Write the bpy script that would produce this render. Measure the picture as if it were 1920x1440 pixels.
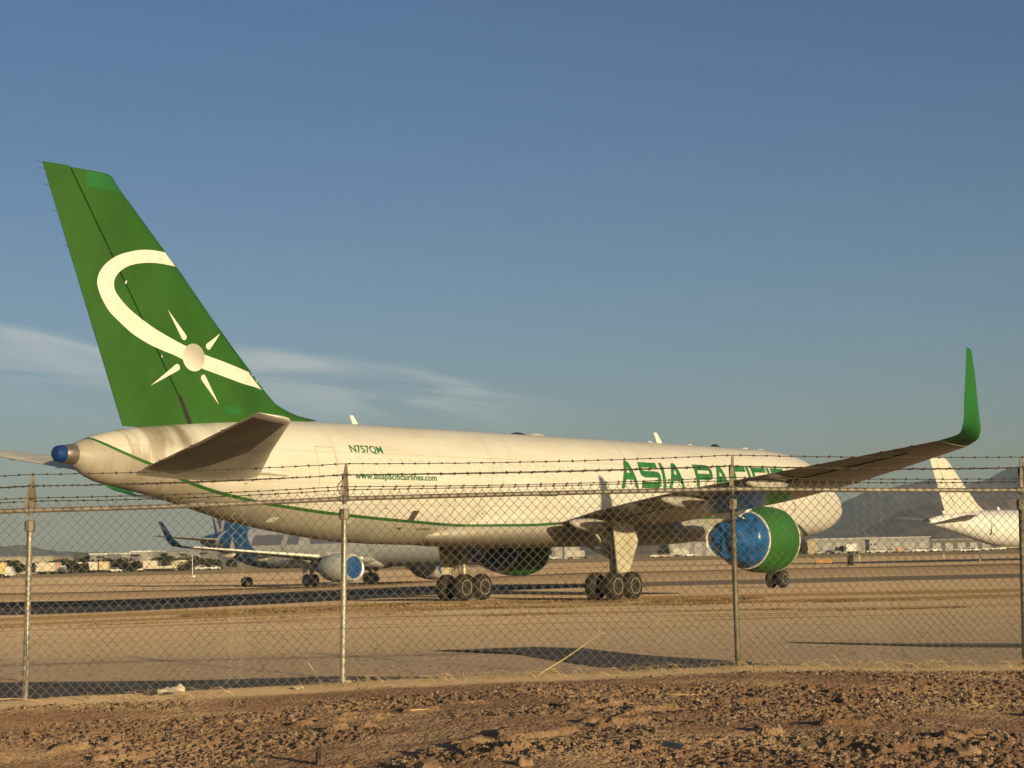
import bpy, bmesh, math, random
import numpy as np
from mathutils import Vector, Matrix
random.seed(7); RNG = np.random.RandomState(7)
for o in list(bpy.data.objects): bpy.data.objects.remove(o)
SC = bpy.context.scene
COL = SC.collection
# ---------------------------------------------------------------- camera
# world frame: X towards the freighter's nose, Y towards its port side, Z up, ground at 0 (metres)
CP = Vector((-81.029, -44.041, 1.718)); F = 3457.0
V = Vector((0.78104989, 0.61749899, 0.09303802)).normalized()
R2 = Vector((0.62158826, -0.78306355, -0.02096448)); R2 = (R2 - V * R2.dot(V)).normalized()
U2 = R2.cross(V).normalized()
cam = bpy.data.cameras.new('camera'); co = bpy.data.objects.new('camera', cam); COL.objects.link(co)
co.matrix_world = Matrix(((R2.x, U2.x, -V.x, CP.x), (R2.y, U2.y, -V.y, CP.y), (R2.z, U2.z, -V.z, CP.z), (0, 0, 0, 1)))
cam.sensor_width = 36; cam.lens = F / 1920 * 36; cam.clip_start = 0.5; cam.clip_end = 40000
SC.camera = co
# ---------------------------------------------------------------- sun, sky, exposure
SUNV = Vector((-0.349, -0.937, math.tan(math.radians(8.2)))).normalized()
SUN_ROT = math.atan2(SUNV.x, SUNV.y)
SC.view_settings.view_transform = 'Standard'; SC.view_settings.look = 'None'
SC.view_settings.exposure = 0.12; SC.view_settings.gamma = 1.0
SC.cycles.max_bounces = 6; SC.cycles.volume_bounces = 1; SC.cycles.transparent_max_bounces = 8
SC.cycles.use_denoising = True
sl = bpy.data.lights.new('sun', 'SUN'); so = bpy.data.objects.new('sun', sl); COL.objects.link(so)
sl.energy = 5.0; sl.angle = math.radians(0.5); sl.color = (1.0, 0.775, 0.43)
so.rotation_euler = SUNV.to_track_quat('Z', 'Y').to_euler()
so.location = (-60, -120, 40)
world = bpy.data.worlds.new('World'); SC.world = world; world.use_nodes = True
WN = world.node_tree; WN.nodes.clear()
def wn(t, **k):
    n = WN.nodes.new(t)
    for a, b in k.items(): setattr(n, a, b)
    return n
def wmath(op, a, b=None, c=None, clamp=False):
    n = wn('ShaderNodeMath', operation=op, use_clamp=clamp)
    for i, q in enumerate((a, b, c)):
        if q is None: continue
        if isinstance(q, (int, float)): n.inputs[i].default_value = q
        else: WN.links.new(q, n.inputs[i])
    return n.outputs[0]
sky = wn('ShaderNodeTexSky', sky_type='NISHITA', sun_disc=False)
sky.sun_elevation = math.radians(8.2); sky.sun_rotation = SUN_ROT
sky.altitude = 400; sky.air_density = 1.0; sky.dust_density = 1.6; sky.ozone_density = 1.5
SKY_STRENGTH = 0.070
tc = wn('ShaderNodeTexCoord')
VH = Vector((V.x, V.y, 0)).normalized(); RH = Vector((VH.y, -VH.x, 0))
def wdot(v):
    n = wn('ShaderNodeVectorMath', operation='DOT_PRODUCT'); n.inputs[1].default_value = v
    WN.links.new(tc.outputs['Generated'], n.inputs[0]); return n.outputs['Value']
fwd = wmath('MAXIMUM', wdot(VH), 0.05)
ca = wmath('DIVIDE', wdot(RH), fwd); cb = wmath('DIVIDE', wdot(Vector((0, 0, 1))), fwd)
# thin cirrus bank low over the horizon
top = wmath('SUBTRACT', wmath('SUBTRACT', 0.0945, wmath('MULTIPLY', ca, 0.20)), wmath('MULTIPLY', wmath('MULTIPLY', ca, ca), 0.22))
cvec = wn('ShaderNodeCombineXYZ'); WN.links.new(wmath('MULTIPLY', ca, 4.0), cvec.inputs[0])
WN.links.new(wmath('MULTIPLY', wmath('ADD', cb, wmath('MULTIPLY', ca, 0.16)), 26.0), cvec.inputs[1])
nz = wn('ShaderNodeTexNoise'); nz.inputs['Scale'].default_value = 1.7; nz.inputs['Detail'].default_value = 7; nz.inputs['Roughness'].default_value = 0.55
nz.inputs['Distortion'].default_value = 0.9
WN.links.new(cvec.outputs[0], nz.inputs['Vector'])
nzo = nz.outputs['Fac']
e = wmath('ADD', wmath('SUBTRACT', top, cb), wmath('MULTIPLY', wmath('SUBTRACT', nzo, 0.5), 0.022))
def wss(x, a, b):
    n = wn('ShaderNodeMapRange', interpolation_type='SMOOTHSTEP'); n.inputs['From Min'].default_value = a; n.inputs['From Max'].default_value = b
    WN.links.new(x, n.inputs['Value']); return n.outputs[0]
m1 = wss(e, 0.0, 0.010); m2 = wmath('SUBTRACT', 1.0, wss(e, 0.006, 0.062)); m3 = wmath('SUBTRACT', 1.0, wss(ca, -0.05, 0.06))
m4 = wss(nzo, 0.38, 0.68)
cm = wmath('MULTIPLY', wmath('MULTIPLY', m1, m2), wmath('MULTIPLY', m3, m4))
cm = wmath('MULTIPLY', cm, 0.70)
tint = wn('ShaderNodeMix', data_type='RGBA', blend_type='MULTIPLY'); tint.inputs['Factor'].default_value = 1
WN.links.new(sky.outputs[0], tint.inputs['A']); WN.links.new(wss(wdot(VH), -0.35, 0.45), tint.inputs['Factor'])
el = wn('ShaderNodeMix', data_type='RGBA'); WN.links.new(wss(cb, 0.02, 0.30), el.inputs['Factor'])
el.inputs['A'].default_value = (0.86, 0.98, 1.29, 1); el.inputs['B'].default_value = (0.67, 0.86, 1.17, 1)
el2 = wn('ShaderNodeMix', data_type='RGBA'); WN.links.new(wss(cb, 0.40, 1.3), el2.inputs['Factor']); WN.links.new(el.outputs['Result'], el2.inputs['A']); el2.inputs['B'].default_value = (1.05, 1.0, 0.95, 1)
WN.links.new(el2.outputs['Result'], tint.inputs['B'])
mixc = wn('ShaderNodeMix', data_type='RGBA')
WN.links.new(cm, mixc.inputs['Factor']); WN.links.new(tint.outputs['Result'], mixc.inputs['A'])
CLOUD = (6.7, 7.1, 6.9)
mixc.inputs['B'].default_value = (*CLOUD, 1)
bg = wn('ShaderNodeBackground'); bg.inputs['Strength'].default_value = SKY_STRENGTH
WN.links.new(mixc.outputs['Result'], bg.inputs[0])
wo = wn('ShaderNodeOutputWorld'); WN.links.new(bg.outputs[0], wo.inputs[0])

# ---------------------------------------------------------------- helpers
def hor(px): return 720 + F * V.z / math.hypot(V.x, V.y) - (px - 960) * math.tan(math.radians(1.2065))
def at(px, py, d):   # point of the place seen at that pixel, d metres ahead
    return CP + (V + R2 * ((px - 960) / F) - U2 * ((py - 720) / F)) * d
def rd(r, d, z=0.0): # metres right of / ahead of the road-side viewpoint
    return Vector((CP.x, CP.y, 0)) + RH * r + VH * d + Vector((0, 0, z))
def smooth(x): x = min(1, max(0, x)); return x * x * (3 - 2 * x)
def sm(x): x = np.clip(x, 0, 1); return x * x * (3 - 2 * x)
def gz(r, d):        # ground level of the airfield: falls gently to the far left
    return -(np.clip((-4 - r) * 0.02, 0, 0.35) * sm((d - 35) / 30.0)) - 0.45 * sm((d - 105) / 60.0) * sm((-r + 8) / 22.0)
def gr(px, py):      # where that pixel meets the airfield
    z = 0.0
    for _ in range(8):
        D = V + R2 * ((px - 960) / F) - U2 * ((py - 720) / F); t = (z - CP.z) / D.z; P = CP + D * t
        q = P - CP; z = float(gz(q.dot(RH), q.dot(VH)))
    return P
def ground_at(px, d):
    r = (px - 960) / F * d; z = float(gz(r, d)); return rd(r, d, z)

class NT:
    def __init__(s, m): s.m = m; s.t = m.node_tree; s.L = s.t.links
    def n(s, t, **k):
        x = s.t.nodes.new(t)
        for a, b in k.items(): setattr(x, a, b)
        return x
    def inp(s, n, i, v):
        if v is None: return
        if hasattr(v, 'is_linked') or hasattr(v, 'links'): s.L.new(v, n.inputs[i])
        else: n.inputs[i].default_value = v
    def math(s, op, a, b=None, c=None, clamp=False):
        n = s.n('ShaderNodeMath', operation=op, use_clamp=clamp)
        for i, q in enumerate((a, b, c)): s.inp(n, i, q)
        return n.outputs[0]
    def mix(s, f, a, b, bt='MIX'):
        n = s.n('ShaderNodeMix', data_type='RGBA', blend_type=bt)
        s.inp(n, 'Factor', f)
        for k, v in (('A', a), ('B', b)): s.inp(n, k, v if hasattr(v, 'links') else (*v[:3], 1))
        return n.outputs['Result']
    def ss(s, x, a, b, lo=0.0, hi=1.0):
        n = s.n('ShaderNodeMapRange', interpolation_type='SMOOTHSTEP')
        s.inp(n, 'Value', x); n.inputs['From Min'].default_value = a; n.inputs['From Max'].default_value = b
        n.inputs['To Min'].default_value = lo; n.inputs['To Max'].default_value = hi
        return n.outputs[0]
    def noise(s, vec, scale, detail=4, rough=0.5, dist=0.0):
        n = s.n('ShaderNodeTexNoise'); n.inputs['Scale'].default_value = scale; n.inputs['Detail'].default_value = detail
        n.inputs['Roughness'].default_value = rough; n.inputs['Distortion'].default_value = dist
        if vec is not None: s.L.new(vec, n.inputs['Vector'])
        return n.outputs['Fac']
    def scalev(s, vec, k):
        n = s.n('ShaderNodeVectorMath', operation='MULTIPLY'); s.L.new(vec, n.inputs[0]); n.inputs[1].default_value = k; return n.outputs[0]
    def bump(s, h, st, dist=0.02, nrm=None):
        n = s.n('ShaderNodeBump'); n.inputs['Strength'].default_value = st; n.inputs['Distance'].default_value = dist
        s.L.new(h, n.inputs['Height'])
        if nrm is not None: s.L.new(nrm, n.inputs['Normal'])
        return n.outputs[0]
    def curve(s, x, pts):
        n = s.n('ShaderNodeFloatCurve'); c = n.mapping.curves[0]
        c.points[0].location = pts[0]; c.points[1].location = pts[-1]
        for p in pts[1:-1]: c.points.new(*p)
        for p in c.points: p.handle_type = 'AUTO_CLAMPED'
        n.mapping.use_clip = False; n.mapping.update(); s.L.new(x, n.inputs['Value']); return n.outputs[0]
def newmat(name):
    m = bpy.data.materials.new(name); m.use_nodes = True
    nt = NT(m); b = m.node_tree.nodes['Principled BSDF']; return m, nt, b
_MC = {}
def M(name, col, rough=0.6, metal=0.0, amp=0.25, scale=3.0, bump=0.0, bscale=20.0, bdist=0.01, spec=0.5, detail=5, alt=None, stretch=(1, 1, 1)):
    if name in _MC: return _MC[name]
    m, nt, b = newmat(name)
    t = nt.n('ShaderNodeTexCoord').outputs['Object']; ts = nt.scalev(t, stretch)
    f = nt.noise(ts, scale, detail, 0.6)
    fc = nt.ss(f, 0.30, 0.70)
    lo = tuple(c * (1 - amp) for c in col); hi = alt or tuple(min(1, c * (1 + amp * .6)) for c in col)
    nt.inp(b, 'Base Color', nt.mix(fc, lo, hi))
    b.inputs['Roughness'].default_value = rough; b.inputs['Metallic'].default_value = metal; b.inputs['Specular IOR Level'].default_value = spec
    if bump: nt.L.new(nt.bump(nt.noise(ts, bscale, 6, 0.6), bump, bdist), b.inputs['Normal'])
    _MC[name] = m; return m

class MB:
    def __init__(s): s.v = []; s.f = []
    def add(s, vs, fs):
        o = len(s.v); s.v += [tuple(p) for p in vs]; s.f += [tuple(i + o for i in q) for q in fs]; return s
    def box(s, c, sz, rot=None):
        c = Vector(c); hx, hy, hz = [q / 2 for q in sz]; vs = []
        for a in (-1, 1):
            for b in (-1, 1):
                for d in (-1, 1):
                    p = Vector((a * hx, b * hy, d * hz)); 
                    if rot is not None: p = rot @ p
                    vs.append(c + p)
        return s.add(vs, [(0, 1, 3, 2), (4, 6, 7, 5), (0, 4, 5, 1), (2, 3, 7, 6), (0, 2, 6, 4), (1, 5, 7, 3)])
    def loft(s, rings, cap0=True, cap1=True, closed=True):
        n = len(rings[0]); vs = [p for r in rings for p in r]; fs = []
        for i in range(len(rings) - 1):
            for j in range(n if closed else n - 1):
                k = (j + 1) % n; fs.append((i * n + j, i * n + k, (i + 1) * n + k, (i + 1) * n + j))
        if cap0: fs.append(tuple(range(n))[::-1])
        if cap1: fs.append(tuple(range((len(rings) - 1) * n, len(rings) * n)))
        return s.add(vs, fs)
    def tube(s, pts, rad, n=8, cap=True):
        pts = [Vector(p) for p in pts]; rr = rad if isinstance(rad, (list, tuple)) else [rad] * len(pts)
        rings = []; up = None
        for i, p in enumerate(pts):
            d = (pts[min(i + 1, len(pts) - 1)] - pts[max(i - 1, 0)]).normalized()
            if up is None:
                up = d.orthogonal().normalized()
            up = (up - d * up.dot(d)).normalized(); w = d.cross(up)
            rings.append([p + (up * math.cos(a) + w * math.sin(a)) * rr[i] for a in [2 * math.pi * j / n for j in range(n)]])
        return s.loft(rings, cap, cap)
    def lathe(s, prof, c=(0, 0, 0), axis='x', n=32, cap=True):   # prof: (axial, radius)
        c = Vector(c); rings = []
        for a, r in prof:
            ring = []
            for j in range(n):
                t = 2 * math.pi * j / n; u, w = r * math.cos(t), r * math.sin(t)
                ring.append(c + {'x': Vector((a, u, w)), 'y': Vector((w, a, u)), 'z': Vector((u, w, a))}[axis])
            rings.append(ring)
        return s.loft(rings, cap, cap)
    def prism(s, poly, ext):     # poly: 3D points, ext: vector
        n = len(poly); ext = Vector(ext); a = [Vector(p) for p in poly]; b = [p + ext for p in a]
        return s.add(a + b, [tuple(range(n))[::-1], tuple(range(n, 2 * n))] + [(i, (i + 1) % n, n + (i + 1) % n, n + i) for i in range(n)])
def build(name, mb, mat, parent=None, smooth_=False, angle=35, fix=True):
    me = bpy.data.meshes.new(name); me.from_pydata([tuple(v) for v in mb.v], [], mb.f); me.update()
    if fix:
        bm = bmesh.new(); bm.from_mesh(me); bmesh.ops.recalc_face_normals(bm, faces=bm.faces); bm.to_mesh(me); bm.free()
    for q in (mat if isinstance(mat, (list, tuple)) else [mat]): me.materials.append(q)
    if smooth_:
        me.shade_smooth()
        if angle: me.set_sharp_from_angle(angle=math.radians(angle))
    o = bpy.data.objects.new(name, me); COL.objects.link(o)
    if parent is not None: o.parent = parent
    return o
def tag(o, label=None, cat=None, group=None, kind=None):
    if label: o['label'] = label
    if cat: o['category'] = cat
    if group: o['group'] = group
    if kind: o['kind'] = kind
    return o
def empty(name, loc, rz=0.0, label=None, cat=None, group=None):
    o = bpy.data.objects.new(name, None); COL.objects.link(o); o.location = loc; o.rotation_euler = (0, 0, rz)
    o.empty_display_size = 0.5
    return tag(o, label, cat, group)
def copy_tree(o, parent=None):
    c = o.copy(); COL.objects.link(c); c.parent = parent
    for ch in list(o.children): copy_tree(ch, c)
    return c
def lerp(a, b, t): return a + (b - a) * t
def interp(x, tab):
    xs = [t[0] for t in tab]
    return [float(np.interp(x, xs, [t[k] for t in tab])) for k in range(1, len(tab[0]))]

# value noise for terrain meshes
def vnoise(x, y, seed=0):
    xi = np.floor(x).astype(np.int64); yi = np.floor(y).astype(np.int64); xf = x - xi; yf = y - yi
    def h(a, b):
        n = (a * 374761393 + b * 668265263 + seed * 974711) & 0x7fffffff
        n = ((n ^ (n >> 13)) * 1274126177) & 0x7fffffff
        return ((n ^ (n >> 16)) & 0xffff) / 65535.0
    u = xf * xf * (3 - 2 * xf); v = yf * yf * (3 - 2 * yf)
    return (h(xi, yi) * (1 - u) + h(xi + 1, yi) * u) * (1 - v) + (h(xi, yi + 1) * (1 - u) + h(xi + 1, yi + 1) * u) * v
def fbm(x, y, o=4, seed=0, g=0.5):
    t = 0; a = 1; s = 0
    for i in range(o): t = t + a * vnoise(x * 2 ** i, y * 2 ** i, seed + i); s += a; a *= g
    return t / s
def grid_obj(name, X, Y, Z, mat, smooth_=True):
    ny, nx = X.shape; me = bpy.data.meshes.new(name)
    vs = np.stack([X, Y, Z], -1).reshape(-1, 3)
    idx = np.arange(nx * ny).reshape(ny, nx)
    q = np.stack([idx[:-1, :-1], idx[:-1, 1:], idx[1:, 1:], idx[1:, :-1]], -1).reshape(-1, 4)
    me.vertices.add(len(vs)); me.vertices.foreach_set('co', vs.astype(np.float32).ravel())
    me.loops.add(q.size); me.loops.foreach_set('vertex_index', q.astype(np.int32).ravel())
    me.polygons.add(len(q)); me.polygons.foreach_set('loop_start', (np.arange(len(q)) * 4).astype(np.int32))
    me.update(calc_edges=True); me.validate()
    if smooth_: me.shade_smooth()
    me.materials.append(mat)
    o = bpy.data.objects.new(name, me); COL.objects.link(o); return o
# frame of the ground sheets: local x = right, local y = ahead
GM = Matrix(((RH.x, VH.x, 0, CP.x), (RH.y, VH.y, 0, CP.y), (0, 0, 1, 0), (0, 0, 0, 1)))

#=========================================================== SETTING
# ---------------------------------------------------------------- airfield ground
def ground_material():
    m, nt, b = newmat('airfield_ground')
    oc = nt.n('ShaderNodeTexCoord').outputs['Object']
    sep = nt.n('ShaderNodeSeparateXYZ'); nt.L.new(oc, sep.inputs[0]); r, d = sep.outputs[0], sep.outputs[1]
    wob = nt.noise(nt.scalev(oc, (0.06, 0.10, 0)), 1.0, 4)
    wob2 = nt.noise(nt.scalev(oc, (0.25, 0.6, 0)), 1.0, 3)
    dd = nt.math('ADD', d, nt.math('MULTIPLY', nt.math('SUBTRACT', wob, 0.5), 7.0))
    dd = nt.math('ADD', dd, nt.math('MULTIPLY', nt.math('SUBTRACT', wob2, 0.5), 1.6))
    PAVE = (0.26, 0.205, 0.16); TAN = (0.375, 0.285, 0.205); DRY = (0.24, 0.16, 0.08); BRN = (0.225, 0.16, 0.115)
    stops = [(0, PAVE), (31, PAVE), (44, tuple(lerp(a, b, .6) for a, b in zip(PAVE, TAN))), (53, TAN), (54.5, BRN), (56, TAN), (61, TAN), (62, DRY), (65, DRY), (66.5, TAN), (69, TAN), (70, DRY), (74, DRY), (75, TAN),
             (96, TAN), (116, BRN), (166, BRN), (170, (.07, .05, .035)), (176, (.06, .045, .03)), (181, TAN), (230, TAN), (250, BRN), (262, TAN), (380, TAN), (440, (.15, .12, .075)), (600, (.17, .14, .09))]
    def ramp(x, stops, lo, hi):
        n = nt.n('ShaderNodeValToRGB'); mr = nt.n('ShaderNodeMapRange'); nt.L.new(x, mr.inputs[0]); mr.inputs[1].default_value = lo; mr.inputs[2].default_value = hi
        nt.L.new(mr.outputs[0], n.inputs[0]); el = n.color_ramp.elements
        el[0].position = 0; el[0].color = (*stops[0][1], 1); el[1].position = 1; el[1].color = (*stops[-1][1], 1)
        for p, c in stops[1:-1]: e_ = el.new((p - lo) / (hi - lo)); e_.color = (*c, 1)
        return n.outputs[0]
    c = ramp(dd, stops[:16], 0, 166)
    c2 = ramp(dd, stops[15:], 166, 600)
    c = nt.mix(nt.ss(dd, 165.9, 166.1), c, c2)
    # straight-edged taxiway and runway asphalt
    def strip(x, a, b_, w=0.4): return nt.math('MULTIPLY', nt.ss(x, a - w, a + w), nt.math('SUBTRACT', 1.0, nt.ss(x, b_ - w, b_ + w)))
    dr = nt.math('ADD', d, nt.math('MULTIPLY', r, -0.10))
    c = nt.mix(nt.math('MULTIPLY', strip(dr, 96.5, 112), 0.93), c, (.075, .075, .08))
    c = nt.mix(nt.math('MULTIPLY', strip(dr, 116, 117.2, .15), 0.7), c, (.40, .31, .20))
    # irregular dry-weed streaks and worn patches
    st = nt.noise(nt.scalev(oc, (0.10, 0.9, 0)), 1.0, 6, 0.62)
    weed = nt.math('MULTIPLY', nt.ss(st, 0.54, 0.62), nt.ss(d, 38, 46))
    c = nt.mix(nt.math('MULTIPLY', weed, 0.75), c, (0.17, 0.115, 0.065))
    pale = nt.ss(nt.noise(nt.scalev(oc, (0.07, 0.35, 3)), 1.0, 5, 0.6), 0.55, 0.72)
    c = nt.mix(nt.math('MULTIPLY', pale, 0.35), c, (0.36, 0.28, 0.20))
    # aggregate
    fine = nt.noise(nt.scalev(oc, (1, 0.6, 1)), 9.0, 6, 0.75)
    c = nt.mix(nt.ss(fine, 0.3, 0.7, 0.0, 0.35), c, (0.6, 0.56, 0.5), 'MULTIPLY')
    vo = nt.n('ShaderNodeTexVoronoi'); vo.inputs['Scale'].default_value = 5.0; nt.L.new(nt.scalev(oc, (1, .45, 1)), vo.inputs['Vector'])
    spk = nt.math('SUBTRACT', 1.0, nt.ss(vo.outputs['Distance'], 0.12, 0.30))
    near = nt.math('SUBTRACT', 1.0, nt.ss(d, 45, 80))
    c = nt.mix(nt.math('MULTIPLY', nt.math('MULTIPLY', spk, near), 0.8), c, (0.07, 0.05, 0.04))
    vo2 = nt.n('ShaderNodeTexVoronoi'); vo2.inputs['Scale'].default_value = 7.0; nt.L.new(nt.scalev(oc, (1, .4, 1)), vo2.inputs['Vector'])
    c = nt.mix(nt.math('MULTIPLY', nt.math('MULTIPLY', nt.math('SUBTRACT', 1.0, nt.ss(vo2.outputs['Distance'], 0.08, 0.24)), near), .5), c, (.48, .40, .31))
    nt.L.new(c, b.inputs['Base Color']); b.inputs['Roughness'].default_value = 0.95; b.inputs['Specular IOR Level'].default_value = 0.04; b.inputs['Diffuse Roughness'].default_value = 1.0
    h = nt.math('ADD', fine, nt.math('MULTIPLY', vo.outputs['Distance'], 0.4))
    nt.L.new(nt.bump(h, 0.35, 0.04), b.inputs['Normal'])
    return m
rr = np.concatenate([-np.geomspace(14000, 60, 50), np.linspace(-58, 58, 117), np.geomspace(60, 14000, 50)])
ds = np.concatenate([np.linspace(-300, 0, 12), np.linspace(4, 260, 220), np.geomspace(265, 16000, 60)])
Rg, Dg = np.meshgrid(rr, ds)
Zg = gz(Rg, Dg) + (fbm(Rg * .12, Dg * .3, 3, 5) - .5) * 0.10 * sm((Dg - 38) / 10) * (1 - 0.9 * sm((Dg - 52) / 6) * sm((150 - Dg) / 20)) * (1 - sm((Dg - 400) / 200))
G = grid_obj('ground', Rg, Dg, Zg, ground_material()); G.matrix_world = GM; tag(G, kind='structure')

# ---------------------------------------------------------------- near dirt bank the fence stands on
FENCE_R = [-8.3, -4.73, -1.70, 2.24, 5.34, 8.9]; FENCE_D = [17.6, 18.03, 18.47, 19.02, 19.48, 20.0]; BASE_Z = [.40, .424, .495, .537, .474, .45]
def bank_z(r, d):
    df = np.interp(r, FENCE_R, FENCE_D); zb = np.interp(r, FENCE_R, BASE_Z) + (fbm(r * .9, r * 0 + 3.3, 3, 11) - .5) * .06
    t = d - df
    z = np.where(t > 0.25, zb - 0.75 * sm((t - .25) / 2.6), zb)
    near = np.clip(-t, 0, 12)
    z = z - 0.018 * near + 0.10 * np.sin(r * .7 + 1) * sm(near / 5) - 0.06 * sm((near - .8) / 2) + (0.06 * sm(near / 3) * sm((r - 1) / 3))
    z = z + (fbm(r * .55, d * .8, 4, 21) - .5) * 0.13 * sm((near - .3) / 3)
    band = sm((near - .55) / .5)
    lump = fbm(r * 6, d * 6, 3, 31); z = z + (np.abs(lump - .5) ** .8) * 0.018 * band
    z = z + (fbm(r * 34, d * 24, 2, 41) - .5) * 0.050 * (0.15 + band) * (.22 + .78 * sm((fbm(r * .8, d * 1.2, 3, 91) - .44) / .12))
    # sharp little cut edges that throw long shadows
    cut = fbm(r * 1.7, d * 2.6, 3, 55); z = z + 0.04 * sm((cut - .72) / .03) * sm((near - 1.5) / 2)
    return z
Rn, Dn = np.meshgrid(np.arange(-5.5, 6.3, 0.019), np.arange(8.5, 20.0, 0.022))
def bank_material():
    m, nt, b = newmat('loose_dirt')
    oc = nt.n('ShaderNodeTexCoord').outputs['Object']
    big = nt.noise(nt.scalev(oc, (.55, .9, 0)), 1.0, 5, 0.6)
    at_ = nt.n('ShaderNodeAttribute', attribute_name='gravel'); gv = at_.outputs['Fac']
    c = nt.mix(nt.ss(big, .35, .65), (.30, .20, .13), (.37, .255, .165))
    grav = nt.math('MULTIPLY', gv, nt.ss(nt.noise(nt.scalev(oc, (.7, 1.1, 4)), 1.3, 5, .65), .36, .54))
    c = nt.mix(nt.math('MULTIPLY', grav, .8), c, (.20, .125, .085))
    c = nt.mix(nt.ss(gv, .0, .5), (.45, .34, .23), c); c = nt.mix(nt.math('MULTIPLY', nt.ss(nt.noise(nt.scalev(oc, (.5, 1.3, 2)), 1.0, 4, .6), .52, .62), .45), c, (.44, .32, .20))
    fn = nt.noise(oc, 38.0, 5, 0.7); c = nt.mix(nt.ss(fn, .35, .65, 0, .6), c, (.5, .42, .36), 'MULTIPLY')
    vo = nt.n('ShaderNodeTexVoronoi'); vo.inputs['Scale'].default_value = 34; nt.L.new(oc, vo.inputs['Vector'])
    bright = nt.math('SUBTRACT', 1, nt.ss(vo.outputs['Color'], .06, .10))
    c = nt.mix(nt.math('MULTIPLY', bright, .45), c, (.52, .40, .28))
    nt.L.new(c, b.inputs['Base Color']); b.inputs['Roughness'].default_value = 0.95; b.inputs['Specular IOR Level'].default_value = .15; b.inputs['Diffuse Roughness'].default_value = 1.0
    h = nt.math('ADD', nt.math('MULTIPLY', nt.math('SUBTRACT', 1, vo.outputs['Distance']), nt.math('ADD', .25, gv)), nt.math('MULTIPLY', fn, .6))
    nt.L.new(nt.bump(h, 0.6, 0.02), b.inputs['Normal']); return m
BMAT = bank_material()
def bank(name, Rn, Dn, drop=0.0):
    Z = bank_z(Rn, Dn) - drop
    o = grid_obj(name, Rn, Dn, Z, BMAT); o.matrix_world = GM; tag(o, kind='structure')
    df = np.interp(Rn, FENCE_R, FENCE_D); g = sm((df - Dn - .55) / .5)
    a = o.data.attributes.new('gravel', 'FLOAT', 'POINT'); a.data.foreach_set('value', g.ravel().astype(np.float32))
    return o
bank('dirt_bank', Rn, Dn)
for nm, rr_, dd_ in (('dirt_bank', np.arange(-16, -5.45, .1), np.arange(-2, 23, .1)), ('dirt_bank', np.arange(6.25, 18, .1), np.arange(-2, 23, .1)), ('dirt_bank', np.arange(-5.6, 6.4, .1), np.arange(-2, 8.6, .1)), ('dirt_bank', np.arange(-5.6, 6.4, .1), np.arange(19.9, 23, .1))):
    A, B = np.meshgrid(rr_, dd_); bank(nm, A, B, 0.004)
def bz(r, d): return float(bank_z(np.array([r]), np.array([d]))[0])

# darker re-surfaced asphalt patches between bank and freighter
ASPH = M('patched_asphalt', (.15, .135, .115), .9, amp=.3, scale=1.5, bump=.4, bscale=25, spec=.2)
def patch(name, pts, z=.01):
    mb = MB(); P = [rd(r, d, float(gz(r, d)) + z) for r, d in pts]; n = len(P)
    c = sum(P, Vector()) / n; mb.add(P + [c], [(i, (i + 1) % n, n) for i in range(n)])
    return tag(build(name, mb, ASPH), kind='structure')
patch('asphalt_strip', [(-22, 22), (6, 22.5), (6, 23.5), (-1.2, 26.9), (-2.6, 27.5), (-5, 27.3), (-7.7, 27.7), (-12, 27.6), (-22, 27)])
patch('asphalt_strip', [(-1.6, 34.5), (.3, 35.1), (1.2, 34.2), (2.1, 31.5), (3.6, 28.8), (4.4, 26.0), (2.0, 26.2), (.9, 29.6), (0, 32.6), (-.8, 34.0)], .012)
patch('asphalt_strip', [(5.0, 35.0), (7, 33.4), (9.3, 32.4), (9.5, 31.0), (7.4, 32.0), (5.2, 34.5)], .014)

# loose stones on the bank
def stones():
    mb_v = []; mb_f = []; bm = bmesh.new(); bmesh.ops.create_icosphere(bm, subdivisions=1, radius=1); bv = np.array([v.co[:] for v in bm.verts]); bf = [[v.index for v in f.verts] for f in bm.faces]; bm.free()
    n = 26000; r = RNG.uniform(-5.2, 6.2, n); d = RNG.uniform(9.2, 18.6, n)
    keep = (fbm(r * .8, d * 1.2, 3, 91) > .45) & (np.abs(r) < d * .30 + .4) & (d < np.interp(r, FENCE_R, FENCE_D) - .6)
    r, d = r[keep], d[keep]; z = bank_z(r, d); s = .006 + .013 * RNG.rand(len(r)) ** 2.5
    V_ = []; F_ = []
    for i in range(len(r)):
        q = bv * (s[i] * RNG.uniform(.6, 1.3, 3)) * RNG.uniform(.75, 1.2, (12, 1)); a = RNG.uniform(0, 6.3)
        x = q[:, 0] * math.cos(a) - q[:, 1] * math.sin(a); y = q[:, 0] * math.sin(a) + q[:, 1] * math.cos(a)
        V_.append(np.stack([x + r[i], y + d[i], q[:, 2] + z[i] + s[i] * .3], 1)); F_ += [[k + 12 * i for k in f] for f in bf]
    mb = MB(); mb.v = [tuple(p) for p in np.concatenate(V_)]; mb.f = [tuple(f) for f in F_]
    o = build('gravel', mb, M('stone_chips', (.17, .12, .085), .9, amp=.5, scale=9, detail=2, alt=(.33, .24, .165)), fix=False); o.matrix_world = GM
    tag(o, 'loose brown gravel and stone chips over the dirt bank', 'gravel', kind='stuff')
stones()
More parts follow.
